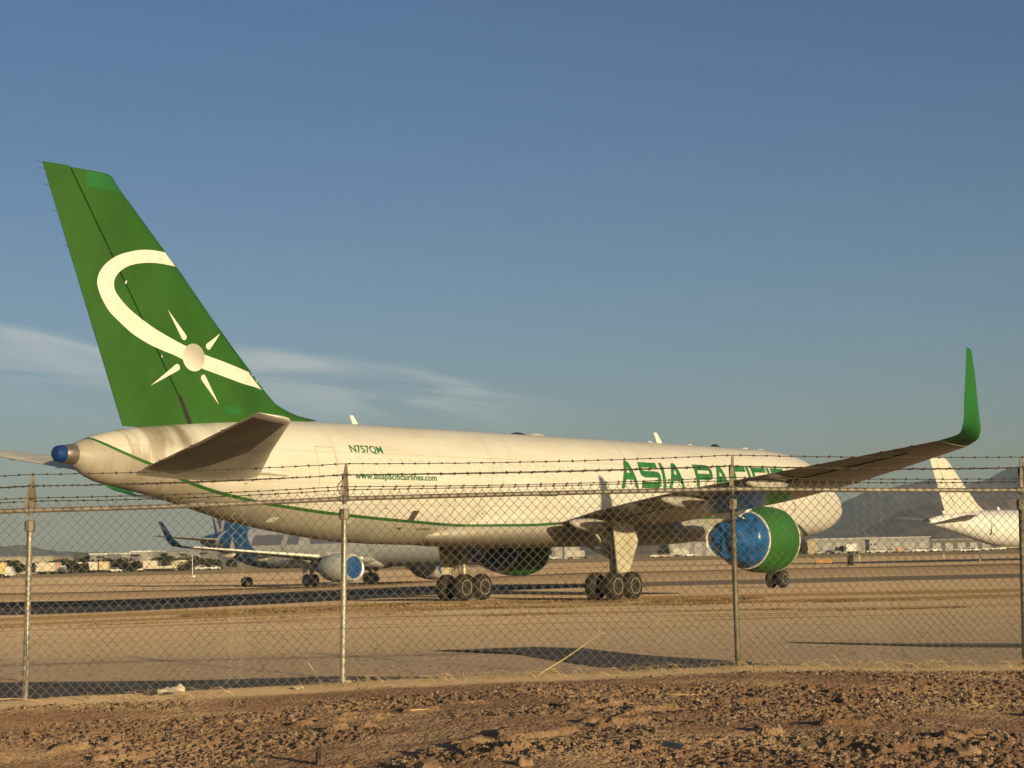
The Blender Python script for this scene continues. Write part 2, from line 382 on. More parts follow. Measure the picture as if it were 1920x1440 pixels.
def rock(r, d, s, label, dark=False, seed=0):
    bm = bmesh.new(); bmesh.ops.create_icosphere(bm, subdivisions=2, radius=1)
    rs = np.random.RandomState(seed); off = rs.uniform(0, 9, 3)
    for v in bm.verts:
        k = .45 + 1.0 * float(fbm(np.array([v.co.x * 1.6 + off[0] + v.co.z]), np.array([v.co.y * 1.6 + off[1] - v.co.z * .7]), 3, seed)[0])
        v.co = Vector((v.co.x * s[0], v.co.y * s[1], v.co.z * s[2])) * k
    mb = MB(); mb.v = [tuple(v.co) for v in bm.verts]; mb.f = [tuple(x.index for x in f.verts) for f in bm.faces]; bm.free()
    o = build('rock', mb, M('earth_clod_dark' if dark else 'earth_clod', (.13, .09, .06) if dark else (.36, .235, .14), .95, amp=.4, scale=12, bump=.8, bscale=30), None, True, 22, fix=False)
    o.location = rd(r, d, bz(r, d) + s[2] * .12); o.rotation_euler = (0, 0, rs.uniform(0, 6))
    tag(o, label, 'rock', 'clods and stones on the dirt bank')
def near_rd(px, d): return (px - 960) / F * d
for i, (px, d, s, lb) in enumerate([(60, 15.6, (.06, .04, .035), 'small pale stone on the left of the dirt bank below the first fence post'),
        (965, 11.75, (.07, .05, .06), 'pale stone at the bottom edge near the middle of the photograph'),
        (590, 12.9, (.03, .06, .11), 'upright dark wedge of earth standing left of the middle foreground'),
        (1790, 11.9, (.13, .09, .06), 'tan clod in the lower right corner'),
        (790, 11.7, (.14, .08, .07), 'tan lump of earth at the bottom edge below the middle post'),
        (1500, 12.4, (.10, .07, .05), 'low reddish clod right of the wooden stick'),
        (420, 11.8, (.12, .07, .05), 'flat clod at the bottom edge on the left')]):
    rock(near_rd(px, d), d, s, lb, i == 2, i + 3)

# ---------------------------------------------------------------- hills
def hill(name, prof, D, dep, mat, seed, amp=.12, n=260, m=70):
    xs = np.linspace(prof[0][0], prof[-1][0], n); ys = np.interp(xs, [p[0] for p in prof], [p[1] for p in prof])
    H = np.array([(hor(x) - y) / F * D + CP.z for x, y in zip(xs, ys)]); r = (xs - 960) / F * D
    H = H + (fbm(r / (D * .012), r * 0, 4, seed) - .5) * D * .0035 * np.clip(H / (D * .01), 0, 1)
    t = np.linspace(0, 1, m)[:, None]
    T = np.where(t < .6, sm(t / .6) ** 1.15, 1 - sm((t - .6) / .4))
    X = np.repeat(r[None], m, 0); Y = D - dep * .6 + t * dep + 0 * X
    rg = 1 - np.abs(2 * fbm(X / (D * .035), Y / (D * .05), 5, seed + 9) - 1)
    Z = H[None] * T * (1 - amp * (1 - T) * 2.5 * (1 - rg)) + (rg - .75) * H[None] * amp * (4 * T * (1 - T)) - 3 * (1 - T)
    o = grid_obj(name, X, Y, Z, mat); o.matrix_world = GM; return tag(o, kind='structure')
ROCKY = M('far_mountain_rock', (.10, .09, .09), 1, amp=.5, scale=.006, detail=8, spec=.05)
DESERT = M('near_hill_scrub', (.27, .18, .14), 1, amp=.45, scale=.012, detail=8, spec=.05)
hill('hills', [(-500, 1000), (-200, 1018), (0, 1023), (40, 1025), (100, 1035), (200, 1040), (330, 1041), (470, 1046), (600, 1050), (700, 1050)], 5200, 1500, ROCKY, 3)
hill('mountains', [(900, 1046), (1050, 1020), (1150, 1008), (1250, 985), (1350, 978), (1450, 975), (1540, 960), (1572, 944), (1600, 930), (1650, 918), (1700, 905), (1740, 903), (1800, 912), (1812, 906), (1850, 900), (1872, 893), (1880, 884), (1898, 876), (1915, 880), (1960, 890), (2060, 905), (2300, 930), (2600, 1010)], 5000, 2200, ROCKY, 14, .2)
hill('hills', [(1350, 1035), (1450, 1020), (1540, 1012), (1600, 1003), (1650, 975), (1690, 955), (1740, 945), (1830, 935), (1920, 932), (2050, 930), (2300, 960), (2500, 1010)], 3200, 1100, DESERT, 25, .16)
hill('hills', [(1080, 1038), (1160, 1018), (1230, 1012), (1330, 1010), (1450, 1012), (1560, 1014), (1640, 1018)], 2900, 500, DESERT, 33, .1)

#=========================================================== THE FREIGHTER
# local frame: origin on the ground under the main gear, x = 24 - s (s = metres aft of the nose), y = port, z up
S0 = 24.0
def L3(s, y, z): return Vector((S0 - s, -y, z))        # y given to starboard
FUS = [(0.0, 3.72, 3.58, .05), (0.12, 3.98, 3.30, .36), (0.45, 4.25, 3.02, .66), (1.0, 4.60, 2.78, .96), (1.7, 4.98, 2.60, 1.22), (2.5, 5.45, 2.45, 1.44), (3.4, 5.90, 2.35, 1.62),
       (4.6, 6.19, 2.27, 1.77), (6.2, 6.33, 2.21, 1.86), (8.0, 6.39, 2.19, 1.88), (20, 6.41, 2.19, 1.88), (30.0, 6.41, 2.19, 1.88), (32.5, 6.41, 2.22, 1.88), (34.95, 6.41, 2.33, 1.85), (37.25, 6.39, 2.58, 1.75),
       (39.66, 6.27, 2.95, 1.56), (41.93, 6.10, 3.48, 1.27), (43.2, 5.98, 3.77, 1.06), (44.5, 5.83, 4.02, .84), (45.5, 5.62, 4.21, .62), (46.0, 5.45, 4.42, .45), (46.34, 5.31, 4.69, .31)]
def smooth_tab(tab, n):
    xs = np.array([t[0] for t in tab]); out = []
    for x in n:
        row = []
        for k in range(1, len(tab[0])):
            ys = np.array([t[k] for t in tab]); i = int(np.clip(np.searchsorted(xs, x) - 1, 0, len(xs) - 2))
            def tan(j):
                if j == 0: return (ys[1] - ys[0]) / (xs[1] - xs[0])
                if j == len(xs) - 1: return (ys[-1] - ys[-2]) / (xs[-1] - xs[-2])
                a = (ys[j] - ys[j - 1]) / (xs[j] - xs[j - 1]); b = (ys[j + 1] - ys[j]) / (xs[j + 1] - xs[j])
                return 0 if a * b <= 0 else 2 * a * b / (a + b)
            h = xs[i + 1] - xs[i]; t = (x - xs[i]) / h; m0, m1 = tan(i) * h, tan(i + 1) * h
            row.append(float((2 * t**3 - 3 * t**2 + 1) * ys[i] + (t**3 - 2 * t**2 + t) * m0 + (-2 * t**3 + 3 * t**2) * ys[i + 1] + (t**3 - t**2) * m1))
        out.append(tuple(row))
    return out
def fus_y(s, z, tab=FUS):
    tp, bt, hw = smooth_tab(tab, [s])[0]; zc = (tp + bt) / 2; hz = (tp - bt) / 2
    return hw * math.sqrt(max(0.0, 1 - ((z - zc) / hz) ** 2))
def fuselage_mb(tab, P3, n=64, step=.35, cap1=True):
    ss = sorted(set([round(x, 3) for x in list(np.arange(tab[0][0], tab[-1][0], step)) + [t[0] for t in tab]])); mb = MB(); rings = []
    for (tp, bt, hw), s in zip(smooth_tab(tab, ss), ss):
        zc = (tp + bt) / 2; hz = (tp - bt) / 2
        rings.append([P3(s, hw * math.sin(a), zc + hz * math.cos(a)) for a in [2 * math.pi * j / n for j in range(n)]])
    return mb.loft(rings, True, cap1)

STRIPE = [(0, 2.2), (2.5, 2.25), (4.35, 2.5), (6.08, 2.88), (7.5, 3.15), (12, 3.2), (20, 3.0), (25.44, 2.91), (26.63, 2.86), (29.5, 2.85), (32.77, 2.98), (36.8, 3.25), (38.58, 3.43), (39.91, 3.60), (40.96, 3.78), (41.94, 3.99), (42.94, 4.28), (43.87, 4.63), (44.78, 4.95), (45.5, 5.27), (45.87, 5.5), (46.4, 5.9), (47, 6.2)]
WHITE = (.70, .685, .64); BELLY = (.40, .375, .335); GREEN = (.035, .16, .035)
def fuselage_material():
    m, nt, b = newmat('freighter_fuselage_paint')
    oc = nt.n('ShaderNodeTexCoord').outputs['Object']; sep = nt.n('ShaderNodeSeparateXYZ'); nt.L.new(oc, sep.inputs[0])
    x, y, z = sep.outputs; s = nt.math('SUBTRACT', S0, x)
    zl = nt.math('MULTIPLY', nt.curve(nt.math('DIVIDE', s, 47.0), [(a / 47, c / 7) for a, c in STRIPE]), 7.0)
    dz = nt.math('SUBTRACT', z, zl)
    grime = nt.noise(nt.scalev(oc, (.22, .5, 1.2)), 1.0, 6, .62); blot = nt.noise(nt.scalev(oc, (.8, .8, .8)), 1.0, 6, .65)
    white = nt.mix(nt.ss(grime, .3, .7), (.61, .59, .54), WHITE)
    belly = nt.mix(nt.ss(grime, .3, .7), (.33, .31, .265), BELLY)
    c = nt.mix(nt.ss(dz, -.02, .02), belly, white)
    # soot and weather streaks on the tail cone, running down round the barrel
    tail = nt.ss(s, 39.5, 44.5)
    streak = nt.noise(nt.scalev(oc, (2.2, .35, .35)), 1.0, 5, .6)
    c = nt.mix(nt.math('MULTIPLY', nt.math('MULTIPLY', tail, nt.ss(streak, .48, .62)), .7), c, (.27, .22, .165))
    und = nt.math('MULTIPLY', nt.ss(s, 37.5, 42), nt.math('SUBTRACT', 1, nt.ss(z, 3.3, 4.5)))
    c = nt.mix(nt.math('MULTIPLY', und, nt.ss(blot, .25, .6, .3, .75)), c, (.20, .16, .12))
    # bare patches where paint has peeled near the rudder base
    peel = nt.math('MULTIPLY', nt.math('MULTIPLY', nt.ss(blot, .58, .60), nt.ss(z, 4.7, 5.2)), nt.math('MULTIPLY', nt.ss(s, 40.5, 41.5), nt.math('SUBTRACT', 1, nt.ss(s, 44.2, 45))))
    c = nt.mix(nt.math('MULTIPLY', peel, .8), c, (.50, .44, .36))
    sootm = nt.math('MULTIPLY', nt.math('MULTIPLY', nt.ss(z, 4.9, 5.5), nt.ss(s, 42.2, 42.9)), nt.math('SUBTRACT', 1, nt.ss(s, 43.3, 44.4)))
    c = nt.mix(nt.math('MULTIPLY', sootm, nt.ss(streak, .3, .6, .3, .9)), c, (.17, .13, .095))
    # long run-down stains from the crown and dust above the wing
    run = nt.noise(nt.scalev(oc, (1.6, .12, .18)), 1.0, 5, .6); c = nt.mix(nt.math('MULTIPLY', nt.ss(run, .54, .70), .22), c, (.40, .35, .27))
    gre = nt.math('MULTIPLY', nt.ss(blot, .56, .72), .20); c = nt.mix(gre, c, (.42, .37, .30))
    # stained belly
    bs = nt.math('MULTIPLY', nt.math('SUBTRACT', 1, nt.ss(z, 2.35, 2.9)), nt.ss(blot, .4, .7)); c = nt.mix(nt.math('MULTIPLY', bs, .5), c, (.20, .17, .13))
    # vertical skin joints
    fr = nt.math('ABSOLUTE', nt.math('SUBTRACT', nt.math('FRACT', nt.math('DIVIDE', s, 2.54)), .5))
    joint = nt.math('SUBTRACT', 1, nt.ss(fr, .0, .006))
    zz = nt.math('MINIMUM', nt.math('ABSOLUTE', nt.math('SUBTRACT', z, 5.28)), nt.math('MINIMUM', nt.math('ABSOLUTE', nt.math('SUBTRACT', z, 3.55)), nt.math('ABSOLUTE', nt.math('SUBTRACT', z, 4.25)))); j2 = nt.math('SUBTRACT', 1, nt.ss(zz, .008, .02))
    c = nt.mix(nt.math('MULTIPLY', nt.math('MAXIMUM', joint, j2), .32), c, (.3, .26, .2))
    pan = nt.math('FRACT', nt.math('MULTIPLY', nt.math('FLOOR', nt.math('ADD', nt.math('DIVIDE', s, 2.54), .5)), .377)); 
    c = nt.mix(nt.math('MULTIPLY', pan, .16), c, (.6, .55, .45))
    # plugged passenger windows
    u = nt.math('SUBTRACT', nt.math('FRACT', nt.math('DIVIDE', s, .508)), .5); wx = nt.math('DIVIDE', nt.math('ABSOLUTE', u), .27); wz = nt.math('DIVIDE', nt.math('ABSOLUTE', nt.math('SUBTRACT', z, 4.86)), .24)
    rr_ = nt.math('POWER', nt.math('ADD', nt.math('POWER', wx, 4.0), nt.math('POWER', wz, 4.0)), .25)
    ring = nt.math('MULTIPLY', nt.ss(rr_, .80, .93), nt.math('SUBTRACT', 1, nt.ss(rr_, .97, 1.1)))
    rng = nt.math('MULTIPLY', nt.ss(s, 7.9, 8.0), nt.math('SUBTRACT', 1, nt.ss(s, 36.4, 36.5)))
    win = nt.math('MULTIPLY', ring, rng)
    c = nt.mix(nt.math('MULTIPLY', win, .34), c, (.30, .26, .2))
    # green cheat line
    g = nt.math('SUBTRACT', 1, nt.ss(nt.math('ABSOLUTE', dz), .042, .058)); c = nt.mix(g, c, (.028, .115, .025))
    # warm bare patches on the radome edge
    chip = nt.math('MULTIPLY', nt.math('MULTIPLY', nt.ss(s, .95, 1.0), nt.math('SUBTRACT', 1, nt.ss(s, 1.08, 1.13))), nt.ss(nt.noise(nt.scalev(oc, (0, 2.5, 2.5)), 1, 4), .5, .56))
    c = nt.mix(chip, c, (.35, .12, .05))
    nt.L.new(c, b.inputs['Base Color']); b.inputs['Roughness'].default_value = .42; b.inputs['Specular IOR Level'].default_value = .4
    h = nt.math('ADD', nt.math('MULTIPLY', joint, -1.0), nt.math('ADD', nt.math('MULTIPLY', win, -.8), nt.math('MULTIPLY', grime, .5)))
    nt.L.new(nt.bump(h, .35, .01), b.inputs['Normal']); return m
FUSM = fuselage_material()
def green_material(name, col, patchy=.3):
    m, nt, b = newmat(name)
    oc = nt.n('ShaderNodeTexCoord').outputs['Object']
    a = nt.noise(nt.scalev(oc, (.5, .5, .35)), 1.0, 6, .6); s2 = nt.noise(nt.scalev(oc, (2.5, 2.5, .5)), 1.0, 5, .6)
    c = nt.mix(nt.ss(a, .3, .7), tuple(q * (1 - patchy) for q in col), tuple(q * (1 + patchy * .5) for q in col))
    c = nt.mix(nt.ss(s2, .5, .75, 0, .35), c, (col[0] * 1.35, col[1] * 1.05, col[2] * 1.2))
    nt.L.new(c, b.inputs['Base Color']); b.inputs['Roughness'].default_value = .5; b.inputs['Specular IOR Level'].default_value = .35; return m
GREENM = green_material('tail_green', (.028, .112, .014), .2); GREEN2 = green_material('bright_green', (.022, .145, .036), .2)
LETM = M('letter_green', (.03, .165, .05), .5, amp=.3, scale=4); WHITEM = M('white_paint', (.78, .76, .70), .4, amp=.1, scale=2)
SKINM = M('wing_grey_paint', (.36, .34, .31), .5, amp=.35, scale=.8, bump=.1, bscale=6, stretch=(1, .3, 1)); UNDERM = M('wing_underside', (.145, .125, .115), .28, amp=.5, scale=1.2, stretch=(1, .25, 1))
TYRE = M('tyre_rubber', (.020, .017, .014), .85, amp=.3, scale=6); RIMM = M('wheel_rim', (.38, .35, .28), .45, .35, amp=.35, scale=12); STEEL = M('gear_steel', (.40, .37, .30), .45, .3, amp=.45, scale=5); DARKM = M('dark_recess', (.02, .02, .02), .9)
SEAM = M('dark_seam', (.03, .045, .02), .8)
def tarp_material(name, col):
    m, nt, b = newmat(name); oc = nt.n('ShaderNodeTexCoord').outputs['Object']
    a = nt.noise(oc, 1.0, 2, .4, 1.2); w = nt.n('ShaderNodeTexVoronoi', feature='DISTANCE_TO_EDGE'); w.inputs['Scale'].default_value = 1.3; nt.L.new(nt.scalev(oc, (1, 1, .6)), w.inputs['Vector'])
    nt.inp(b, 'Base Color', nt.mix(nt.ss(a, .3, .7), tuple(q * .75 for q in col), tuple(q * 1.15 for q in col)))
    b.inputs['Roughness'].default_value = .24; b.inputs['Specular IOR Level'].default_value = .6
    h = nt.math('ADD', a, nt.math('MULTIPLY', nt.ss(w.outputs['Distance'], 0, .25), .5)); nt.L.new(nt.bump(h, .9, .16), b.inputs['Normal']); return m
TARP = tarp_material('blue_tarpaulin', (.012, .105, .33))

# lifting surfaces: stations = (leading edge, trailing edge, thickness, thickness direction) in local coordinates
NACA = [0, .012, .04, .10, .20, .32, .46, .60, .74, .87, 1.0]
def thick(c): return 5 * (.2969 * math.sqrt(c) - .126 * c - .3516 * c * c + .2843 * c**3 - .1015 * c**4) * .98 + .006 * c
def foil(stations, cs=None, closed_front=False):
    cs = cs or NACA; rings = []
    for le, te, t, nrm in stations:
        le, te, nrm = Vector(le), Vector(te), Vector(nrm).normalized(); ch = te - le; ring = []
        for c in cs: ring.append(le + ch * c + nrm * (t * thick(c)))
        for c in reversed(cs[0 if closed_front or cs[0] > 0 else 1:]): ring.append(le + ch * c - nrm * (t * thick(c)))
        rings.append(ring)
    return MB().loft(rings)
def bisect_bm(bm, axis, lo, hi, step):
    k = math.floor(lo / step) * step
    while k < hi:
        if k > lo:
            no = [0, 0, 0]; no[axis] = 1; cp = [0, 0, 0]; cp[axis] = k
            bmesh.ops.bisect_plane(bm, geom=bm.verts[:] + bm.edges[:] + bm.faces[:], plane_co=cp, plane_no=no, dist=1e-5)
        k += step
def decal(name, loops, mapf, mat, parent, step=(.25, .08), sides=(1,)):
    """flat shapes given in (s, z) with optional holes, cut finely and laid on a surface: mapf(s, z, side) -> local point"""
    bm = bmesh.new()
    cu = bpy.data.curves.new('tmp', 'CURVE'); cu.dimensions = '2D'; cu.fill_mode = 'FRONT'
    for lp in loops:
        sp = cu.splines.new('POLY'); sp.points.add(len(lp) - 1)
        for p, (a, c) in zip(sp.points, lp): p.co = (a, c, 0, 1)
        sp.use_cyclic_u = True
    ob = bpy.data.objects.new('tmp', cu); me = bpy.data.meshes.new_from_object(ob); bm.from_mesh(me)
    bpy.data.objects.remove(ob); bpy.data.curves.remove(cu); bpy.data.meshes.remove(me)
    return _decal_finish(name, bm, mapf, mat, parent, step, sides)
def _decal_finish(name, bm, mapf, mat, parent, step, sides):
    xs = [v.co.x for v in bm.verts]; ys = [v.co.y for v in bm.verts]
    bisect_bm(bm, 1, min(ys), max(ys), step[1]); bisect_bm(bm, 0, min(xs), max(xs), step[0])
    bmesh.ops.triangulate(bm, faces=bm.faces)
    mb = MB(); bm.verts.index_update()
    for sd in sides: mb.add([mapf(v.co.x, v.co.y, sd) for v in bm.verts], [tuple(v.index for v in f.verts) for f in bm.faces])
    bm.free(); return build(name, mb, mat, parent, True, 0, fix=False)
def text_decal(name, text, s0, s1, z0, z1, mapf, mat, parent, bold=0.0, shear=0.0):
    cu = bpy.data.curves.new('tmp', 'FONT'); cu.body = text; cu.size = 1; cu.offset = bold; cu.shear = shear; cu.dimensions = '2D'; cu.fill_mode = 'FRONT'
    ob = bpy.data.objects.new('tmp', cu); COL.objects.link(ob); bpy.context.view_layer.update()
    me = bpy.data.meshes.new_from_object(ob.evaluated_get(bpy.context.evaluated_depsgraph_get()))
    bm = bmesh.new(); bm.from_mesh(me); bpy.data.objects.remove(ob); bpy.data.curves.remove(cu); bpy.data.meshes.remove(me)
    xs = [v.co.x for v in bm.verts]; ys = [v.co.y for v in bm.verts]; ax, bx, ay, by = min(xs), max(xs), min(ys), max(ys)
    for v in bm.verts: v.co.x = s0 + (v.co.x - ax) / (bx - ax) * (s1 - s0); v.co.y = z0 + (v.co.y - ay) / (by - ay) * (z1 - z0)
    return _decal_finish(name, bm, mapf, mat, parent, (.4, .06), (1,))

jet = empty('cargo_airplane', (-S0, 0, 0), 0, 'large white parked cargo airplane with green tail, green winglet and blue-wrapped engine behind the fence', 'airplane')
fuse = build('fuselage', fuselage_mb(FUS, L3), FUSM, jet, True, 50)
# tail cone exhaust and its taped blue cap
build('exhaust_cone', MB().lathe([(S0 - 46.30, .315), (S0 - 46.42, .305), (S0 - 46.72, .262), (S0 - 46.74, .25)], (0, 0, 5.0), 'x', 28), M('bare_metal', (.45, .40, .34), .35, .8, amp=.3, scale=6), jet, True)
build('exhaust_cover', MB().lathe([(S0 - 46.72, .262), (S0 - 46.86, .25), (S0 - 46.96, .225), (S0 - 47.02, .16), (S0 - 47.03, .05)], (0, 0, 5.0), 'x', 20), M('dark_blue_cap', (.01, .045, .20), .4, amp=.25, scale=6), jet, True, 30)
# lower wing-body fairing
FAIR = [(12.3, 2.75, 2.45, .5), (13.2, 3.1, 2.22, 1.3), (14.5, 3.35, 2.10, 1.85), (17, 3.45, 2.04, 2.08), (24, 3.45, 2.04, 2.08), (28, 3.32, 2.07, 2.0), (30.0, 3.1, 2.13, 1.72), (31.4, 2.8, 2.26, 1.1), (32.1, 2.6, 2.42, .4)]
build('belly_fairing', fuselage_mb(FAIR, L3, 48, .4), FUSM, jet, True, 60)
# ---- fin and rudder
FIN_LE = [(5.3, 38.2), (6.0, 37.6), (6.43, 36.0), (6.58, 37.15), (6.88, 38.0), (7.38, 38.62), (7.88, 39.12), (8.69, 39.98), (9.49, 40.80), (10.86, 42.14), (11.48, 42.80), (13.09, 44.48), (13.36, 44.74), (13.52, 44.86), (13.60, 45.00)]
FIN_TE = [(5.3, 44.25), (5.85, 44.45), (13.62, 47.48)]
FIN_H = [(5.3, 41.6), (5.95, 41.85), (6.5, 42.15), (13.62, 46.54)]
def fin_half(s, z):
    le = 37.2 if z < 6.3 else interp(z, FIN_LE)[0]; te = interp(z, FIN_TE)[0]; zz = z
    le2 = te - interp(z, [(5.3, 6.6), (6.9, 5.9), (8.6, 5.3), (13.6, 2.6)])[0] * 1.02
    le_ = max(le, le2) if z > 8.2 else le
    c = min(1, max(0, (s - le) / max(.1, te - le)))
    t = (te - le2) * .105
    return t * thick(c) * .98
def fin_strip(f0, f1, n, zs):
    """closed solid between chordwise limits f0(z) and f1(z)"""
    A = []; B = []
    for z in zs:
        a, b_ = f0(z), f1(z); row = []
        for i in range(n + 1):
            t = i / n; t = t ** 1.6; s = a + (b_ - a) * t; row.append((s, z))
        A.append(row)
    mb = MB(); rings = []
    for row in A:
        ring = [L3(s, fin_half(s, z) + (.004 if i else .0), z) for i, (s, z) in enumerate(row)] + [L3(s, -fin_half(s, z) - (.004 if i else .0), z) for i, (s, z) in reversed(list(enumerate(row)))]
        rings.append(ring)
    return mb.loft(rings)
zs_ = [5.5, 6.0, 6.30] + list(np.arange(6.44, 8.6, .12)) + list(np.arange(8.6, 13.1, .5)) + [13.1, 13.25, 13.36, 13.45, 13.52, 13.6]
fin = build('vertical_fin', fin_strip(lambda z: 37.9 if z < 6.35 else interp(z, FIN_LE)[0], lambda z: interp(z, FIN_H)[0] - .015, 16, [z for z in zs_ if z >= 6.30]), GREENM, jet, True, 40)
build('fin_root', fin_strip(lambda z: 38.4, lambda z: interp(z, FIN_H)[0] - .015, 12, [5.5, 5.9, 6.30]), GREENM, fin, True, 40)
rud = build('rudder', fin_strip(lambda z: interp(z, FIN_H)[0] + .035, lambda z: interp(z, FIN_TE)[0], 10, [5.92, 7, 8, 9, 10, 11, 12, 13, 13.64]), GREENM, jet, True, 40)
# rudder hinge seam and static wicks
build('hinge_seam', MB().tube([L3(interp(z, FIN_H)[0] + .01, 0.0, z) for z in np.arange(6, 13.6, .5)], .02, 6), SEAM, fin)
for z in np.arange(6.6, 13.0, .31):
    if RNG.rand() < .6: s = interp(z, FIN_H)[0] + .02; y = fin_half(s, z) + .006; l = .05 + .1 * RNG.rand(); build('hinge_fastener', MB().box(L3(s - .12 * RNG.rand(), y, z), (.05, .01, l), Matrix.Rotation(.42, 3, 'Y')), SEAM if z < 8 or z > 10.5 else WHITEM, fin)
for z in (13.6, 13.42, 12.95, 12.2, 11.2):
    te = interp(z, FIN_TE)[0]; build('static_wick', MB().tube([L3(te - .1, 0, z), L3(te + .20, 0, z + .02)], .006, 5), DARKM, rud)
fmap = lambda s, z, sd: L3(s, sd * (fin_half(s, z) + .012), z)
def spline2(P, n=5):
    P = [Vector(p) for p in P]; out = []
    for i in range(len(P) - 1):
        a, b_, c, d_ = P[max(i - 1, 0)], P[i], P[i + 1], P[min(i + 2, len(P) - 1)]
        for t in np.linspace(0, 1, n, endpoint=False): q_ = .5 * ((2 * b_) + (c - a) * t + (2 * a - 5 * b_ + 4 * c - d_) * t * t + (3 * b_ - a - 3 * c + d_) * t**3); out.append((q_.x, q_.y))
    return out + [(P[-1].x, P[-1].y)]
LOGO_O = spline2([(42.75, 11.44), (43.72, 11.41), (44.43, 11.25), (44.91, 11.05), (45.25, 10.79), (45.45, 10.52), (45.52, 10.22), (45.45, 9.98), (45.32, 9.71), (45.05, 9.36), (44.66, 9.06), (44.2, 8.75), (43.6, 8.48), (43.08, 8.32), (42.59, 8.19), (42.29, 8.09), (41.53, 7.86), (40.73, 7.68), (39.76, 7.48), (39.22, 7.41), (38.62, 7.31)])
LOGO_I = spline2([(39.2, 7.84), (40.0, 8.01), (40.72, 8.16), (41.39, 8.30), (42.17, 8.52), (42.59, 8.66), (43.04, 8.83), (43.48, 9.02), (43.92, 9.25), (44.36, 9.52), (44.7, 9.81), (44.87, 10.02), (44.92, 10.23), (44.86, 10.45), (44.67, 10.66), (44.29, 10.87), (43.72, 11.0), (43.15, 11.04), (42.45, 11.03)])
def clampLE(p): le = interp(p[1], FIN_LE)[0] + .03; return (max(p[0], le), p[1])
LOGO = [clampLE(p) for p in LOGO_O + LOGO_I]
LOGOM = M('logo_white', (.80, .76, .68), .45, amp=.12, scale=3)
lg = decal('tail_emblem', [LOGO], fmap, LOGOM, fin, (.2, .1))
def ray(tip, b0, b1, mid):
    tip, b0, b1, mid = [Vector(q) for q in (tip, b0, b1, mid)]; bc = (b0 + b1) / 2; r = (b0 - b1).length / 2; dr = (mid - bc).normalized()
    side = (b0 - b1).normalized(); arc = [bc + side * (r * math.cos(t)) + dr * (r * .9 * math.sin(t)) for t in np.linspace(0, math.pi, 9)]
    return [(p.x, p.y) for p in [tip] + arc]
for tip, bc in [((42.89, 9.62), (42.24, 8.80)), ((40.63, 9.06), (41.24, 8.57)), ((43.5, 7.2), (42.50, 7.83)), ((40.81, 6.73), (41.46, 7.56))]:
    tv, bv_ = Vector(tip), Vector(bc); dd_ = (bv_ - tv).normalized(); pv_ = Vector((-dd_.y, dd_.x)); wr = .105
    decal('emblem_ray', [ray(tip, bv_ + pv_ * wr, bv_ - pv_ * wr, bv_ + dd_)], fmap, LOGOM, fin, (.2, .15))
build('rudder_seal_gap', MB().add([fmap(a, c, 1) for a, c in [(42.50, 7.0), (42.34, 6.95), (41.86, 6.05), (42.06, 6.05)]], [(0, 1, 2, 3)]), DARKM, fin, fix=False)
dm, nt, b = newmat('emblem_disc'); oc = nt.n('ShaderNodeTexCoord').outputs['Object']; sp = nt.n('ShaderNodeSeparateXYZ'); nt.L.new(oc, sp.inputs[0])
nt.inp(b, 'Base Color', nt.mix(nt.ss(nt.math('ADD', nt.math('MULTIPLY', sp.outputs[2], -.8), nt.math('MULTIPLY', sp.outputs[0], -.5)), 2.05, 2.85), (.40, .38, .35), (.74, .71, .64)))
b.inputs['Roughness'].default_value = .5
decal('emblem_disc', [[(41.85 + .45 * math.cos(t), 8.18 + .44 * math.sin(t)) for t in np.linspace(0, 2 * math.pi, 33)[:-1]]], lambda s, z, sd: fmap(s, z, sd) + Vector((0, -sd * .006, 0)), dm, fin, (.2, .2))
decal('fin_tip_panel', [[(45.97, 13.56), (45.95, 13.07), (44.62, 13.07), (44.80, 13.30), (44.98, 13.48), (45.15, 13.56)]], fmap, GREEN2, fin)
decal('dark_green_patch', [[(40.6, 6.72), (40.2, 6.75), (39.9, 6.62), (39.85, 6.5), (40.3, 6.42), (40.55, 6.5)]], fmap, GREEN2, fin)
# leading-edge strip with chipped brighter paint
mb = MB(); rows = []
for z in np.arange(7.3, 13.1, .2):
    le = interp(z, FIN_LE)[0]; w = .22 + .12 * math.sin(z * 3) * math.sin(z * 1.3); rows.append([fmap(le + a * w * (.35 if z > 10.6 else 1), z, 1) for a in (.12, .4, .7, 1)])
mb.loft(rows, False, False, False); build('leading_edge_strip', mb, GREEN2, fin, True, 0)

